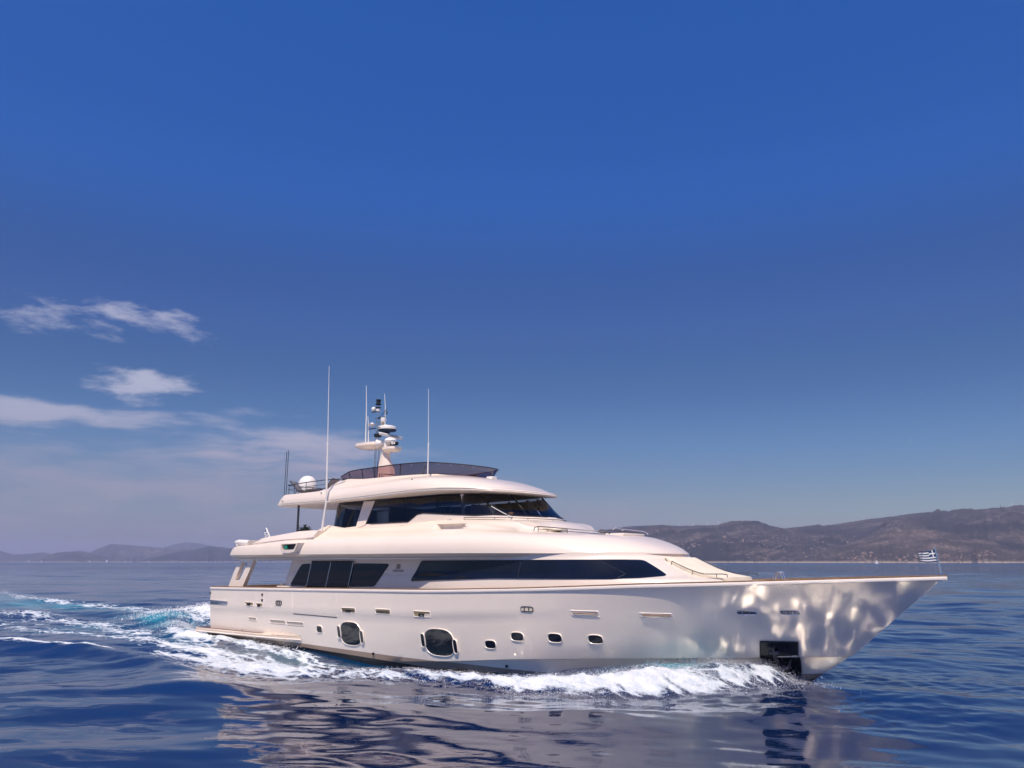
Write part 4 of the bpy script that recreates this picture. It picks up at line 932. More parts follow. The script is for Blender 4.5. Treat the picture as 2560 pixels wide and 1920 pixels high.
mb = MB(); mb.loft(band(0, len(Ws)), 0, mirror=True); mb.build('glazing', 'tint', WALL)
wh_y = surf([half(Wb), half(Ws), half(Wh), half(Wt)])
for sg in (1, -1):
    mb = MB(); patch(mb, [(11.12, 4.98), (11.36, 6.12), (12.06, 6.12), (11.72, 5.12)], wh_y, .03, 0, thick=.1)
    mb.v = [(x, y*sg, z) for x, y, z in mb.v]; mb.build('window_pillar', 'white', WALL, angle=25)
def post(i, wd, mi, name, dx=0.0, inset=.07):
    mb = MB()
    for sg in (1, -1):
        a, b = Ws[i], Wh[i]; pa = np.array([a[0]+dx, (abs(a[1])-inset)*-sg, a[2]-.05]); pb = np.array([b[0], (abs(b[1])-inset)*-sg, b[2]+.05])
        mb.tube([tuple(pa), tuple(pb)], wd, 6)
    mb.build(name, mi, WALL)
post(ix(17.35), .075, 'white', 'window_mullion', dx=-.25)
i_c = [len(Ws)-22, len(Ws)-11]
post(i_c[0], .04, 'black', 'window_mullion'); post(i_c[1], .035, 'black', 'window_mullion')
post(ix(13.9), .03, 'black', 'window_mullion'); post(ix(15.9), .04, 'black', 'window_mullion')
post(8, .05, 'dsteel', 'door_post', inset=.05); post(5, .03, 'dsteel', 'door_post', inset=.05)
mb = MB(); a = Ws.copy(); a[:, 2] += .012; nr = np.gradient(a, axis=0); nr = np.stack([nr[:, 1], -nr[:, 0], 0*nr[:, 0]], 1); nr /= np.linalg.norm(nr, axis=1)[:, None]+1e-9
mb.tube((a+nr*.006)[ix(12.0):-2].tolist(), .022, 6); mb.tube([(x, -y, z) for x, y, z in (a+nr*.006)[ix(12.0):-2].tolist()], .022, 6); mb.build('window_seal', 'black', WALL)
# inside: floor, ceiling, console, helm seats, aft settee
mb = MB(); mb.slab([(9.6, -2.3, 4.75), (18.9, -2.0, 4.75), (19.2, 0, 4.75), (18.9, 2.0, 4.75), (9.6, 2.3, 4.75)], (0, 0, -.05)); mb.build('cabin_sole', 'wood', WALL)
mb = MB(); mb.box((18.35, 0, 5.12), (1.1, 3.2, .62), bev=.06); mb.box((17.9, -.6, 5.45), (.2, 1.4, .24), bev=.04, mi=1); mb.build('helm_console', ['wood', 'black'], WALL)
for y in (-.75, .75):
    mb = MB(); mb.box((16.75, y, 5.15), (.6, .62, .14), bev=.05); mb.box((16.4, y, 5.5), (.14, .58, .7), bev=.05); mb.tube([(16.7, y, 4.75), (16.7, y, 5.1)], .06, 8); mb.build('helm_seat', 'leather', WALL)
mb = MB(); mb.box((13.0, 1.7, 5.05), (3.0, .8, .5), bev=.08); mb.box((13.0, 2.05, 5.4), (3.0, .16, .5), bev=.06); mb.build('settee', 'leather', WALL)
mb = MB(); mb.box((10.9, .6, 5.35), (.12, 2.0, 1.3), bev=.01); mb.box((14.9, 1.0, 5.3), (.1, 1.6, 1.1), bev=.01); mb.build('cabin_bulkhead', 'wood', WALL)
# outside fittings
def wrail(name, pts, r=.014, stan=(), drop=.1, parent=None, m_='steel'):
    mb = MB(); mb.tube(pts, r, 6)
    for p in stan: mb.tube([p, (p[0], p[1], p[2]-drop)], r*.9, 6)
    return mb.build(name, m_, parent or YACHT)
Wr = wc(lambda x: 5.17+.0*x, 19.8, 2.60, 9.3); Wr = Wr[ix(17.1):]; tgz = interp([(17, 5.235), (18.2, 5.23), (19, 5.20), (20, 5.16)])
path = [(p[0], p[1], float(tgz(p[0]))) for p in Wr]; low_ = [(p[0], p[1], float(tgz(p[0]))-.075) for p in Wr]
mb = MB(); full = path+[(x, -y, z) for x, y, z in path[::-1][1:]]; full2 = low_+[(x, -y, z) for x, y, z in low_[::-1][1:]]
mb.tube(full, .013, 6); mb.tube(full2, .010, 6)
for k in (0, 8, 18, 28): mb.tube([path[min(k, len(path)-1)], low_[min(k, len(path)-1)]], .011, 6)
mb.build('grab_rail', 'dsteel', WALL)
mb = MB(); mb.lathe([(0, 0), (.1, 0), (.1, .02), (0, .02)], (0, 0, 0), 16)
hv = [(16.55+x, wh_y(16.55, 5.17)-.01-z, 5.17+y) for x, y, z in mb.v]; mb.v = hv
mb.tube([(16.42, wh_y(16.5, 5.16)-.05, 5.155), (16.68, wh_y(16.6, 5.16)-.05, 5.155)], .018, 6, 1)
mb.build('door_handle', ['soffit', 'dsteel'], WALL)
mb = MB(); strip(mb, [(16.15, 4.98), (16.25, 5.36)], wh_y, .006, .004, 0); strip(mb, [(17.0, 5.0), (17.1, 5.68)], wh_y, .012, .006, 1); mb.build('side_door', ['soffit', 'band'], WALL)
wq = lambda x, z, o: (x, wh_y(x, z)-o, z)
mb = MB(); mb.tube([wq(18.9, 5.25, .06), wq(18.55, 5.42, .08), wq(18.1, 5.66, .07)], [.016, .014, .012], 6); mb.box(wq(18.9, 5.24, .03), (.1, .08, .07), bev=.02); mb.build('windscreen_wiper', 'plastic', WALL)
mb = MB(); mb.tube([(19.52, -.55, 5.28), (19.3, -.5, 5.5)], .016, 6); mb.box((19.55, -.55, 5.26), (.08, .1, .07), bev=.02); mb.build('windscreen_wiper', 'steel', WALL)

# ---- sun-deck roof with the overhanging visor
zl = smoothtbl([(5, 6.15), (9.8, 6.18), (11, 6.20), (13, 6.265), (15, 6.335), (16.4, 6.345), (17.5, 6.30), (18.5, 6.23), (19.3, 6.16), (21, 6.13)], .4)
topr = smoothtbl([(5.6, 6.45), (6.0, 6.59), (6.4, 6.63), (8.7, 6.69), (9.05, 6.76), (9.45, 6.98), (9.9, 7.14), (10.35, 7.19), (10.8, 7.14), (11.5, 7.08), (13, 7.08), (15, 7.13), (16, 7.09), (18, 7.05)], .14)
limr = lambda zf: (lambda x: np.minimum(zf(x), topr(x)))
RF = [contour(6.4, 14, 18.3, 2.2, lambda x: np.minimum(head_f(x)+.07, zl(x)-.0), lx=.3, ly=.3), contour(5.95, 14, 18.95, 2.86, lambda x: zl(x)-.06, lx=.35, ly=.35), contour(5.86, 14, 19.14, 2.965, lambda x: zl(x)-.055, lx=.35, ly=.35),
      contour(5.84, 14, 19.2, 3.0, lambda x: zl(x)-.02, lx=.35, ly=.35)]
nzr = lambda dm, zn, xn, xs=13.5: (lambda x: zl(x)+dm+(zn-zl(x)-dm)*sstep(xs, xn, x))
RU = [RF[-1], contour(5.88, 14, 19.08, 3.0, lambda x: zl(x)+.08, lx=.35, ly=.35), contour(5.95, 14, 18.85, 2.98, limr(nzr(.20, 6.34, 18.8)), lx=.35, ly=.35),
      contour(6.02, 13.9, 18.36, 2.93, limr(nzr(.32, 6.53, 18.4)), lx=.35, ly=.35), contour(6.1, 13.7, 17.4, 2.84, limr(nzr(.46, 6.80, 17.4)), lx=.35, ly=.35),
      contour(6.16, 13.2, 16.5, 2.66, limr(nzr(.58, 6.96, 16.5)), lx=.35, ly=.35), contour(6.2, 12.6, 15.95, 2.52, limr(lambda x: 6.93+.09*sstep(12, 16, x)), lx=.35, ly=.35),
      contour(6.22, 12.4, 15.8, 2.44, limr(lambda x: 7.06+0*x), lx=.35, ly=.35), contour(6.25, 12.3, 15.72, 2.38, topr, lx=.35, ly=.35)]
RS = crom(RU, 3)
mb = MB(); mb.loft([r.tolist() for r in RF], 1, mirror=True); mb.loft([np.asarray(r).tolist() for r in RS], 0, mirror=True)
sof = RF[0].copy(); sof[:, 1] = 0; mb.loft([sof.tolist(), RF[0].tolist()], 1, mirror=True)
d0 = contour(6.35, 12.3, 15.6, 2.26, lambda x: topr(x)-.02, lx=.3, ly=.3); d1 = contour(6.38, 12.3, 15.55, 2.2, lambda x: 6.5+0*x, lx=.3, ly=.3); d2 = d1.copy(); d2[:, 1] = 0
mb.loft([np.asarray(RS[-1]).tolist(), d0.tolist(), d1.tolist(), d2.tolist()], 0, mirror=True)
ROOF = mb.build('sun_deck', ['white', 'soffit'], YACHT, angle=32)
mb = MB(); tr_ = RF[3].copy(); tr_[:, 2] += .055; nr = np.gradient(tr_, axis=0); nr = np.stack([nr[:, 1], -nr[:, 0], 0*nr[:, 0]], 1); nr /= np.linalg.norm(nr, axis=1)[:, None]+1e-9
q = (tr_+nr*.004)[14:].tolist(); mb.tube(q+[(x, -y, z) for x, y, z in q[::-1][1:]], .009, 5); mb.build('roof_gutter', 'beige', ROOF)
mb = MB(); mb.box((16.55, .0, 6.98), (.3, .34, .1), bev=.02); mb.build('horn_box', 'plastic', ROOF)
roof_y = skin(ROOF)
mb = MB()
for x, z in ((6.45, 6.32), (9.15, 6.55), (14.7, 6.82)): mb.tube([(x, roof_y(x, z), z), (x+.02, roof_y(x, z)-.06, z+.02)], .022, 8)
mb.build('roof_fitting', 'dsteel', ROOF)
# smoked wind screen round the sun deck
wsb = contour(9.9, 12.3, 15.76, 2.40, lambda x: topr(x)-.01, lx=.02, ly=.02); wst_z = smoothtbl([(9.8, 7.20), (10.05, 7.30), (10.5, 7.45), (11, 7.485), (13.5, 7.545), (15, 7.56), (15.6, 7.51), (16.2, 7.46)], .12)
wst = contour(9.9, 12.3, 16.12, 2.50, wst_z, lx=.02, ly=.02)
wsb, wst = wsb[10:], wst[10:]
mb = MB(); mb.loft([(wsb*(1-t)+wst*t).tolist() for t in (0, .33, .66, 1)], 0, mirror=True); SCRN = mb.build('wind_screen', 'smoke', YACHT)
mb = MB(); tp = wst.tolist(); mb.tube(tp+[(x, -y, z) for x, y, z in tp[::-1][1:]], .024, 6)
bt = wsb.tolist(); mb.tube(bt+[(x, -y, z) for x, y, z in bt[::-1][1:]], .012, 6); mb.build('top_rail', M['dsteel'], SCRN)
def nearx(row, x): return int(np.argmin(np.abs(row[:, 0]-x)+100*(row[:, 1] > -.01)*0))
for k, x in enumerate((10.45, 11.3, 12.05, 13.45, 14.55)):
    i = nearx(wsb, x)
    for sg in (1, -1):
        mb = MB(); a, b = wsb[i], wst[i]; mb.tube([(a[0], a[1]*sg, a[2]), (b[0], b[1]*sg, b[2])], .022, 6)
        for t in (.3, .75): q = a*(1-t)+b*t; mb.tube([(q[0], q[1]*sg, q[2]), (q[0], (q[1]-.035)*sg, q[2])], .02, 6, 1)
        mb.build('screen_post', ['dsteel', 'steel'], SCRN)
mb = MB()
for i in list(range(len(wst)-30, len(wst)-1, 5)):
    q = wsb[i]*.14+wst[i]*.86; mb.tube([tuple(q), (q[0]+.02, q[1]-.03, q[2])], .022, 6)
mb.build('screen_stud', 'steel', SCRN)
mb = MB(); mb.box((12.4, -.9, 6.95), (3.4, 1.7, .12), bev=.05); mb.box((13.3, .8, 6.95), (1.6, 1.8, .5), bev=.08); mb.build('deck_seat', 'cushion', ROOF)
mb = MB(); mb.tube([(11.0, -1.2, 6.7), (11.0, -1.2, 7.42), (11.6, -1.2, 7.36), (12.0, -1.2, 7.3)], .02, 6); mb.tube([(11.1, -1.2, 7.36), (11.4, -1.2, 7.1)], .018, 6); mb.build('hand_rail', 'dsteel', ROOF)

# ---- radar mast
MAST = empty('radar_mast'); MAST.parent = YACHT
mb = MB()
sec = [(6.5, 9.75, 10.75, .30), (7.4, 9.78, 10.58, .27), (7.95, 9.80, 10.46, .25), (8.3, 9.86, 10.22, .22), (8.55, 9.9, 10.2, .2), (8.72, 9.95, 10.4, .22)]
rows = [[(xa, -hw*.9, z), (xa, hw*.9, z), ((xa+xb_)/2, hw, z), (xb_, hw*.55, z), (xb_, -hw*.55, z), ((xa+xb_)/2, -hw, z)] for z, xa, xb_, hw in sec]
mb.loft(rows, 0, closed=True); mb.add(rows[-1], [tuple(range(6))]); mb.build('mast_column', 'white', MAST, angle=25)
def flat_dish(m_, cx, cy, lx, ly, z0, z1, k=.8, mi=0):
    top_ = sup(cx, cy, lx, ly, 3.5, 24); bot = sup(cx+.04, cy, lx*k, ly*k, 3.5, 24)
    m_.loft([[(x, y, z0) for x, y in bot], [(x, y, (z0+z1)/2) for x, y in top_], [(x, y, z1) for x, y in sup(cx, cy, lx*.96, ly*.96, 3.5, 24)]], mi, closed=True)
    m_.add([(x, y, z0) for x, y in bot], [tuple(range(24))], mi); m_.add([(x, y, z1) for x, y in sup(cx, cy, lx*.96, ly*.96, 3.5, 24)], [tuple(range(24))], mi)
mb = MB(); flat_dish(mb, 9.0, 0, .76, .62, 8.83, 9.08, .72); flat_dish(mb, 10.42, 0, .44, .36, 8.58, 8.80, .7)
mb.box((9.85, 0, 8.86), (.6, .3, .12), bev=.04); mb.build('mast_platform', 'white', MAST, angle=50)
mb = MB(); mb.box((10.05, -.05, 8.93), (.42, .34, .28), bev=.05); mb.box((10.35, .05, 9.0), (.5, .4, .12), bev=.05); mb.lathe([(0.0, 0), (.27, 0), (.29, .08), (.24, .17), (.12, .22), (0, .23)], (10.32, 0, 9.04), 24)
mb.box((9.55, .1, 9.12), (.3, .25, .16), bev=.03); mb.box((9.15, .0, 9.12), (.28, .3, .1), bev=.02); mb.build('radar_pedestal', 'plastic', MAST)
mb = MB()
L0, L1 = np.array([10.2, -.60, 9.41]), np.array([9.97, 1.06, 9.39]); d_ = (L1-L0)/np.linalg.norm(L1-L0)
secs = [(-.062, -.05), (-.062, .05), (-.02, .075), (.05, .055), (.062, 0), (.05, -.055), (-.02, -.075)]
nrm = np.array([-d_[1], d_[0], 0])*-1; rows = []
for t, k in ((-.0, .55), (.03, .95), (.5, 1), (.97, .95), (1, .55)):
    c_ = L0+(L1-L0)*t; rows.append([tuple(c_+nrm*o_*k+np.array([0, 0, u_*k])) for o_, u_ in secs])
mb.loft(rows, 0, closed=True); mb.add(rows[0], [tuple(range(7))]); mb.add(rows[-1], [tuple(range(7))])
mb.tube([(10.1, .22, 9.25), (10.1, .22, 9.36)], .08, 12)
RAD = mb.build('radar_scanner', 'plastic', MAST, angle=60)
cx_ = (L0+L1)/2+nrm*.066+d_*.16
text('lettering', 'F U R U N O', tuple(cx_), (R(90), 0, math.atan2(d_[1], d_[0])), .13, 'navy', RAD)
mb = MB(); mb.lathe([(.0, 0), (.40, 0.02), (.43, .06), (.44, .09)], (9.93, .12, 9.60), 32, 1); mb.lathe([(.44, .09), (.45, .17), (.42, .24), (.3, .275), (0, .285)], (9.93, .12, 9.60), 32, 0); RDM = mb.build('radome', ['plastic', 'navy'], MAST)
for k, chx in enumerate('FURUNO'):
    a = R(-132+8*k); text('lettering', chx, (9.93+.452*math.cos(a), .12+.452*math.sin(a), 9.755), (R(90), 0, a+R(90)), .075, 'navy', RDM)
mb = MB(); mb.tube([(9.30, .0, 6.6), (9.30, .0, 9.1), (9.36, 0, 10.75)], .05, 10); mb.tube([(9.48, .05, 6.6), (9.48, .05, 10.2)], .035, 8); mb.build('mast_pole', 'steel', MAST)
mb = MB(); mb.box((9.6, .08, 9.53), (.9, .2, .06), bev=.01); mb.box((9.42, 0, 9.45), (.3, .22, .16), bev=.02); mb.box((9.55, .02, 10.29), (.62, .1, .05), bev=.01); mb.tube([(9.45, 0, 10.3), (9.85, .0, 10.55), (10.0, 0, 10.68)], .012, 6)
mb.tube([(9.9, 0, 10.62), (10.02, 0, 10.5), (9.98, 0, 10.42)], .025, 6); mb.box((9.15, 0, 10.63), (.4, .06, .04), bev=.01); mb.box((9.05, 0, 9.82), (.5, .06, .04), bev=.01); mb.box((10.62, -.1, 8.92), (.3, .16, .14), bev=.02)
mb.build('mast_bracket', 'black', MAST)
mb = MB(); mb.lathe([(0, 0), (.14, 0), (.15, .03), (.11, .05), (.10, .2), (.13, .22), (.13, .26), (0, .27)], (9.38, 0, 10.93), 16, 0); mb.lathe([(0, 0), (.12, 0), (.12, .03), (.095, .04), (.095, .12), (0, .12)], (9.37, 0, 10.64), 16, 1); mb.lathe([(0, 0), (.12, 0), (.12, .06), (0, .07)], (9.37, 0, 10.77), 16, 0); mb.build('masthead_light', ['black', 'plastic'], MAST)
mb = MB(); mb.lathe([(0, 0), (.07, .02), (.11, .1), (.10, .17), (.05, .22), (0, .23)], (9.05, 0, 10.65), 16, 0); mb.lathe([(.0, 0), (.22, .07), (.23, .09), (.1, .12), (.04, .18), (0, .18)], (8.98, 0, 9.94), 20, 0); mb.tube([(8.98, 0, 9.8), (8.98, 0, 9.96)], .03, 8, 0); mb.build('gps_antenna', 'plastic', MAST)
mb = MB(); mb.lathe([(0, 0), (.06, .02), (.11, .12), (.14, .28), (.13, .40), (0, .42)], (9.78, .0, 9.87), 14, 0); mb.box((9.86, -.1, 9.98), (.07, .06, .16), mi=1, bev=.01); mb.build('mast_horn', ['plastic', 'bronze'], MAST)
mb = MB(); mb.lathe([(0, -.16), (.02, -.16), (.19, .16), (.2, .17), (.15, .15), (0, .1)], (0, 0, 0), 20, 0)
rot = Matrix.Rotation(R(-90), 3, 'Y') @ Matrix.Identity(3); mb.v = [tuple(Matrix.Rotation(R(20), 3, 'Z') @ rot @ Vector(p) + Vector((9.98, -.32, 8.98))) for p in mb.v]; mb.build('hailer_horn', 'plastic', MAST)
mb = MB(); mb.box((10.78, -.12, 8.93), (.26, .2, .15), bev=.03); mb.lathe([(0, 0), (.055, 0), (.05, .02), (0, .02)], (10.78, -.12, 9.0), 10, 1); mb.tube([(10.70, -.22, 8.93), (10.70, -.25, 8.93)], .05, 10, 1); mb.tube([(10.84, -.22, 8.93), (10.84, -.25, 8.93)], .05, 10, 1); mb.build('search_light', ['black', 'plastic'], MAST)
for x, y, z0, z1, r in [(8.52, .05, 9.1, 12.03, .03), (8.78, .0, 9.1, 10.48, .026), (9.86, .06, 9.86, 11.45, .024)]:
    mb = MB(); mb.tube([(x, y, z0), (x-.02, y, z0+.15), (x-.05, y, z0+.6*(z1-z0)), (x-.13, y, z1)], [r*1.3, r, r*.8, r*.45], 8); mb.lathe([(0, -.03), (.05, -.03), (.045, .1), (0, .1)], (x, y, z0), 10); mb.build('whip_antenna', 'plastic', MAST)
mb = MB(); mb.tube([(15.02, -2.2, 7.05), (15.02, -2.2, 8.3)], .028, 8); mb.tube([(15.02, -2.2, 8.3), (14.95, -2.2, 10.6)], [.016, .009], 8); mb.lathe([(0, 0), (.035, 0), (.03, .06), (0, .06)], (15.02, -2.2, 8.27), 10); mb.build('whip_antenna', 'plastic', YACHT)
mb = MB(); mb.tube([(9.55, -3.12, 4.5), (9.58, -3.12, 4.9)], .04, 8, 1); mb.tube([(9.58, -3.12, 4.9), (9.79, -3.13, 6.12), (9.68, -3.12, 8.7)], [.05, .04, .036], 8, 0); mb.tube([(9.68, -3.12, 8.67), (9.48, -3.1, 12.25)], [.022, .010], 8, 0); mb.lathe([(0, 0), (.05, 0), (.05, .12), (0, .12)], (9.68, -3.12, 8.6), 10, 0)
mb.lathe([(0, 0), (.065, 0), (.06, .12), (0, .12)], (9.58, -3.12, 4.88), 10, 0); mb.box((9.79, -3.04, 6.14), (.12, .2, .06), bev=.01); mb.build('whip_antenna', ['plastic', 'steel'], YACHT)
for x, y, z0, z1 in [(6.36, -2.78, 6.62, 8.7), (6.22, -2.78, 6.62, 8.66), (9.02, .4, 6.6, 8.27), (9.12, .4, 6.6, 8.25)]:
    mb = MB(); mb.tube([(x, y, z0), (x+.0, y, z1)], .015, 8); mb.build('awning_pole', 'dsteel', YACHT)
for sg in (1, -1):
    mb = MB(); mb.tube([(7.38, -2.78*sg, 4.1), (7.38, -2.78*sg, 6.12)], .05, 10); mb.build('support_post', 'dsteel', YACHT)
# satellite dome
mb = MB(); mb.lathe([(.0, 0), (.33, 0), (.33, .22), (.36, .24), (.36, .28), (.40, .30), (.43, .42), (.45, .55), (.45, .68), (.42, .84), (.34, .98), (.22, 1.08), (.1, 1.12), (0, 1.13)], (5.55, -1.0, 6.58), 32)
mb.lathe([(0, 0), (.30, 0), (.30, .1), (0, .1)], (5.55+.0, -1.0, 6.49), 20, 1); mb.build('satellite_dome', ['plastic', 'beige'], YACHT)
# sun deck aft rail
rp = [(6.25, 0, 7.07), (6.25, -2.0, 7.07), (6.32, -2.6, 7.07), (6.45, -2.76, 7.07), (7.0, -2.8, 7.08), (7.9, -2.82, 7.11), (9.3, -2.76, 7.15), (10.2, -2.5, 7.15)]
mb = MB(); fullp = rp[::-1]+[(x, -y, z) for x, y, z in rp[1:]]; mb.tube(fullp, .020, 8)
mid_ = [(x, y, z-.2) for x, y, z in fullp[1:-1]]; mb.tube(mid_, .010, 6)
for i in (1, 2, 4, 5, 6):
    for sg in (1, -1): x, y, z = rp[i]; mb.tube([(x, y*sg, z), (x, y*sg, 6.6)], .014, 6)
mb.tube([(6.25, -1.2, 7.07), (6.25, -1.2, 6.5)], .014, 6); mb.build('aft_rail', 'dsteel', ROOF)
# foredeck: settee back before the windscreen, sun pads, rails, bow gear
def dome(m_, x0, x1, y, z0, zf, mi, n=14):
    pass
FB = [contour(18.6, 19.6, 20.9, 2.0, lambda x: 4.62+0*x, lx=.2, ly=.2), contour(18.8, 19.6, 20.86, 1.98, lambda x: 5.04-.36*sstep(19.9, 20.95, x), lx=.2, ly=.2), contour(18.9, 19.5, 20.5, 1.85, lambda x: 5.09-.16*sstep(19.7, 20.6, x), lx=.2, ly=.2)]
c_ = FB[-1].copy(); c_[:, 1] *= .01
mb = MB(); mb.loft([r.tolist() for r in FB]+[c_.tolist()], 0, mirror=True); mb.build('settee_moulding', 'white', FAIR, angle=40)
mb = MB(); mb.box((21.0, -1.55, 4.72), (.55, .4, .1), bev=.03, mi=0); mb.box((20.6, -1.7, 4.78), (.3, .1, .14), bev=.02, mi=0); mb.box((22.5, 0, 4.53), (1.5, 1.5, .1), bev=.04, mi=1); mb.build('foredeck_cushion', ['cushion', 'white'], FAIR)
fz = lambda x: float(np.interp(x, [19, 20, 21.0, 22.2, 23.2, 24.4], [4.98, 4.86, 4.74, 4.64, 4.56, 4.46]))
pth = [(20.35, -2.12, 4.70), (20.38, -2.1, 4.80), (20.5, -2.06, 4.83), (20.9, -2.0, 4.80), (21.6, -1.82, 4.73), (22.3, -1.55, 4.66), (22.8, -1.25, 4.62), (22.95, -1.15, 4.54)]
for sg in (1, -1):
    mb = MB(); pp = [(x, y*sg, z) for x, y, z in pth]; mb.tube(pp, .017, 6)
    mb.tube([(x, y, z-.09) for x, y, z in pp[2:-1]], .013, 6)
    for k in (2, 4, 6): mb.tube([pp[k], (pp[k][0], pp[k][1], pp[k][2]-.16)], .014, 6)
    mb.build('deck_rail', 'dsteel', FAIR)
mb = MB(); mb.tube([(22.3, .7, 4.72), (22.4, .7, 4.78), (23.3, .6, 4.66), (23.45, .6, 4.56)], .017, 6); mb.tube([(22.2, .2, 4.74), (22.35, .2, 4.82), (22.7, .1, 4.74)], .017, 6); mb.build('deck_rail', 'steel', FAIR)
# foredeck sun pad lying up the sloping front of the house
def house_pt(y, z, off):
    xs = []; zz = []
    for r in HW:
        o_ = half(r); q = o_[o_[:, 0] > 20]; k = np.argsort(-q[:, 1]); xs.append(np.interp(-abs(y), q[::-1][np.argsort(q[::-1][:, 1]), 1] if False else np.sort(q[:, 1]), q[np.argsort(q[:, 1]), 0])); zz.append(q[0, 2])
    xs, zz = np.array(xs), np.array(zz); o_ = np.argsort(zz); x = np.interp(z, zz[o_], xs[o_])
    return (float(x+off*.6), y, float(z+off*.8))
mb = MB(); ys = np.linspace(-1.12, 1.12, 11); zz_ = [3.66, 3.55, 3.42, 3.3, 3.2, 3.12, 3.07, 3.035]
rows = [[house_pt(y, zz_[0], -.02) for y in ys]]+[[house_pt(y, z, .10 if abs(y) < 1.1 else .085) for y in ys] for z in zz_]+[[(house_pt(y, zz_[-1], .0)[0]+.12, y, 2.95) for y in ys]]
mb.loft(rows, 0)
for s_ in (0, -1):
    e1 = [r[s_] for r in rows]; e2 = [house_pt(r[s_][1], max(2.95, r[s_][2]-.09), -.03) for r in rows]; mb.loft([e1, e2], 0)
PAD = mb.build('sun_pad', 'cushion', YACHT, angle=50)
for sg in (1, -1):
    mb = MB(); pp = [house_pt(-1.2*sg, z, .12) for z in (3.52, 3.5, 3.42, 3.3, 3.22, 3.16, 3.12)]; mb.tube(pp, .017, 6)
    x_, y_, z_ = pp[-1]; q = [(x_+.02, y_, z_+.0), (x_+.6, y_, z_+.005), (x_+.75, y_, z_-.01), (x_+.76, y_, z_-.09)]; mb.tube(q, .015, 6)
    for k in (0, 4): mb.tube([pp[k], (pp[k][0]-.05, pp[k][1], pp[k][2]-.14)], .014, 6)
    mb.tube([(x_+.4, y_, z_), (x_+.4, y_, z_-.1)], .013, 6)
    mb.build('pad_rail', 'dsteel', PAD)
for sg in (-1, 1):
    mb = MB(); arc = [(28.16+.0*a, -.2*sg, 0) for a in (0,)]
    pp = [(28.22, .1*sg, 2.75), (28.24, .1*sg, 3.12), (28.32, .1*sg, 3.27), (28.40, .1*sg, 3.3), (28.48, .1*sg, 3.26), (28.54, .1*sg, 3.12), (28.56, .1*sg, 2.75)]; mb.tube(pp, .022, 8)
    mb.build('bow_hoop', 'steel', YACHT)
mb = MB(); mb.tube([(28.3, 0, 2.66), (28.3, 0, 2.95)], .12, 14); mb.box((28.6, 0, 2.85), (.3, .4, .3), bev=.04); mb.build('windlass', 'steel', YACHT)
mb = MB(); mb.tube([(32.98, 0, 3.2), (32.88, 0, 4.0)], [.03, .022], 8); mb.lathe([(0, 0), (.05, 0), (.035, .1), (0, .1)], (32.98, 0, 3.2), 10); mb.build('flag_staff', 'steel', YACHT)
mb = MB(); mb.tube([(1.95, .0, 4.2), (1.35, .0, 4.75), (.86, 0, 5.34)][::1], .03, 8); mb.build('flag_staff', 'plastic', YACHT)
# ---------------------------------------------------------------- loose things aboard
def flag(name, base, wdt, hgt, label, droop, dirn=-1, lean=.12, amp=.05):
    root = aboard(name, base); tag(root, label, 'flag'); NX, NZ = 36, 18; mb = MB(); P = []
    for j in range(NZ+1):
        row = []
        for i in range(NX+1):
            u, v_ = i/NX, j/NZ
            x = dirn*u*wdt*(1-.1*u)+lean*(v_-1)*hgt*-1*0+(-lean)*(1-v_)*hgt*-1
            y = amp*math.sin(u*7+1.2*v_)*u**.6+.03*math.sin(13*u+3*v_)*u
            z = (v_-1)*hgt*(1-.16*u)-droop*u**1.4*wdt+.02*math.sin(6*u+2)*u
            row.append((x, y, z))
        P.append(row)
    vs = [p for r in P for p in r]
    for j in range(NZ):
        for i in range(NX):
            st = int((NZ-1-j)/2); u = i/NX; blue = st % 2 == 0
            if st < 5 and u < .37:                       # canton with the white cross
                blue = not (st == 2 or .148 <= u < .222)
            b = (j*(NX+1)+i, j*(NX+1)+i+1, (j+1)*(NX+1)+i+1, (j+1)*(NX+1)+i)
            mb.add([vs[k] for k in b], [(0, 1, 2, 3)], 0 if blue else 1)
    mb.build('cloth', ['fblue', 'fwhite'], root, merge=1e-5, angle=80); return root
flag('striped_flag', (32.90, 0, 3.92), .52, .34, 'small blue and white striped flag with a white cross flying from the bow staff', .13)
flag('striped_flag', (.90, 0, 5.28), .36, .44, 'blue and white flag hanging from the slanted white staff at the stern', .7, lean=.83)
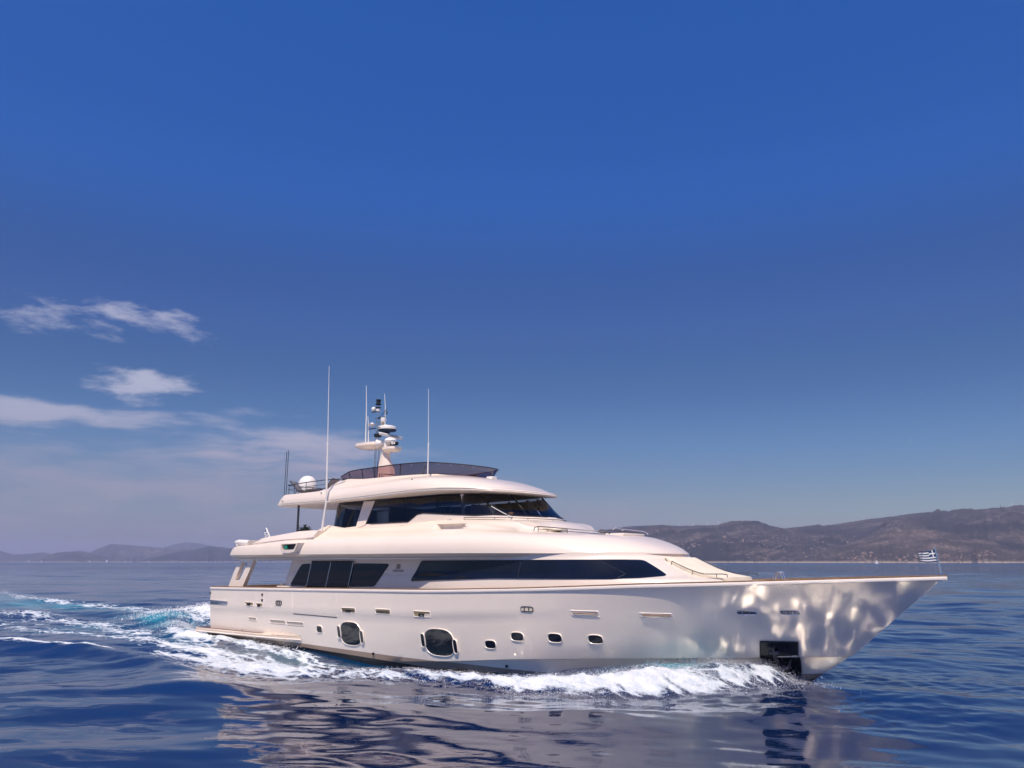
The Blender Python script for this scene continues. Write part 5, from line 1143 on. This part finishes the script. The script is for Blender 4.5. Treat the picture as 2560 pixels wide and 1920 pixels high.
def tuft(name, base, label):
    root = aboard(name, base); tag(root, label, 'plant'); mb = MB(); mb.lathe([(0, 0), (.17, 0), (.22, .36), (.2, .38), (0, .36)], (0, 0, 0), 18); mb.build('pot', 'pot', root)
    mb = MB(); r_ = np.random.default_rng(3)
    for k in range(900):
        d = r_.normal(size=3); d /= np.linalg.norm(d); rad = .36*r_.random()**.4*(1+.25*math.sin(5*d[0]+3*d[2]))
        p = np.array([0, 0, .72])+d*rad*np.array([1, 1, .95]); a = r_.normal(size=3); a /= np.linalg.norm(a); b = np.cross(a, d); b /= np.linalg.norm(b)+1e-9
        s_ = .035+.03*r_.random(); mb.add([p-a*s_, p+b*s_*.45, p+a*s_, p-b*s_*.45], [(0, 1, 2, 3)])
    mb.build('foliage', 'leaf', root, merge=0); mb = MB(); mb.tube([(0, 0, .3), (.01, 0, .6)], .025, 6); mb.build('stem', 'wood', root)
tuft('potted_shrub', (6.0, -1.35, 4.25), 'round dark green potted shrub beside the thin post on the aft upper deck')
def lounger(base, rz, label):
    root = aboard('sun_lounger', base); root.rotation_euler.z += rz; tag(root, label, 'sun lounger', 'sun loungers on the aft sun deck')
    mb = MB()
    for y in (-.3, .3): mb.tube([(-.6, y, .32), (.35, y, .32), (.75, y, .78)], .02, 6); 
    mb.tube([(.35, -.3, .32), (.6, -.3, 0)], .018, 6); mb.tube([(.35, .3, .32), (.6, .3, 0)], .018, 6); mb.tube([(-.4, -.3, .32), (-.5, -.3, 0)], .018, 6); mb.tube([(-.4, .3, .32), (-.5, .3, 0)], .018, 6); mb.build('frame', 'dsteel', root)
    mb = MB(); n = 9; prof = [(-.62, .33), (-.3, .30), (0, .29), (.33, .31), (.5, .5), (.78, .82)]
    rows = [[(x, y, z-.03*math.cos(y*5)) for y in np.linspace(-.31, .31, n)] for x, z in prof]; rows2 = [[(x, y, z-.02) for x, y, z in r] for r in rows]
    mb.loft(rows); mb.loft(rows2); mb.build('sling', 'canvas', root); return root
lounger((6.95, -2.05, 6.50), R(205), 'grey mesh sun lounger on the top deck close beside the white dome'); lounger((8.0, -2.05, 6.50), R(20), 'grey mesh sun lounger on the top deck between the tall white antenna and wind screen')
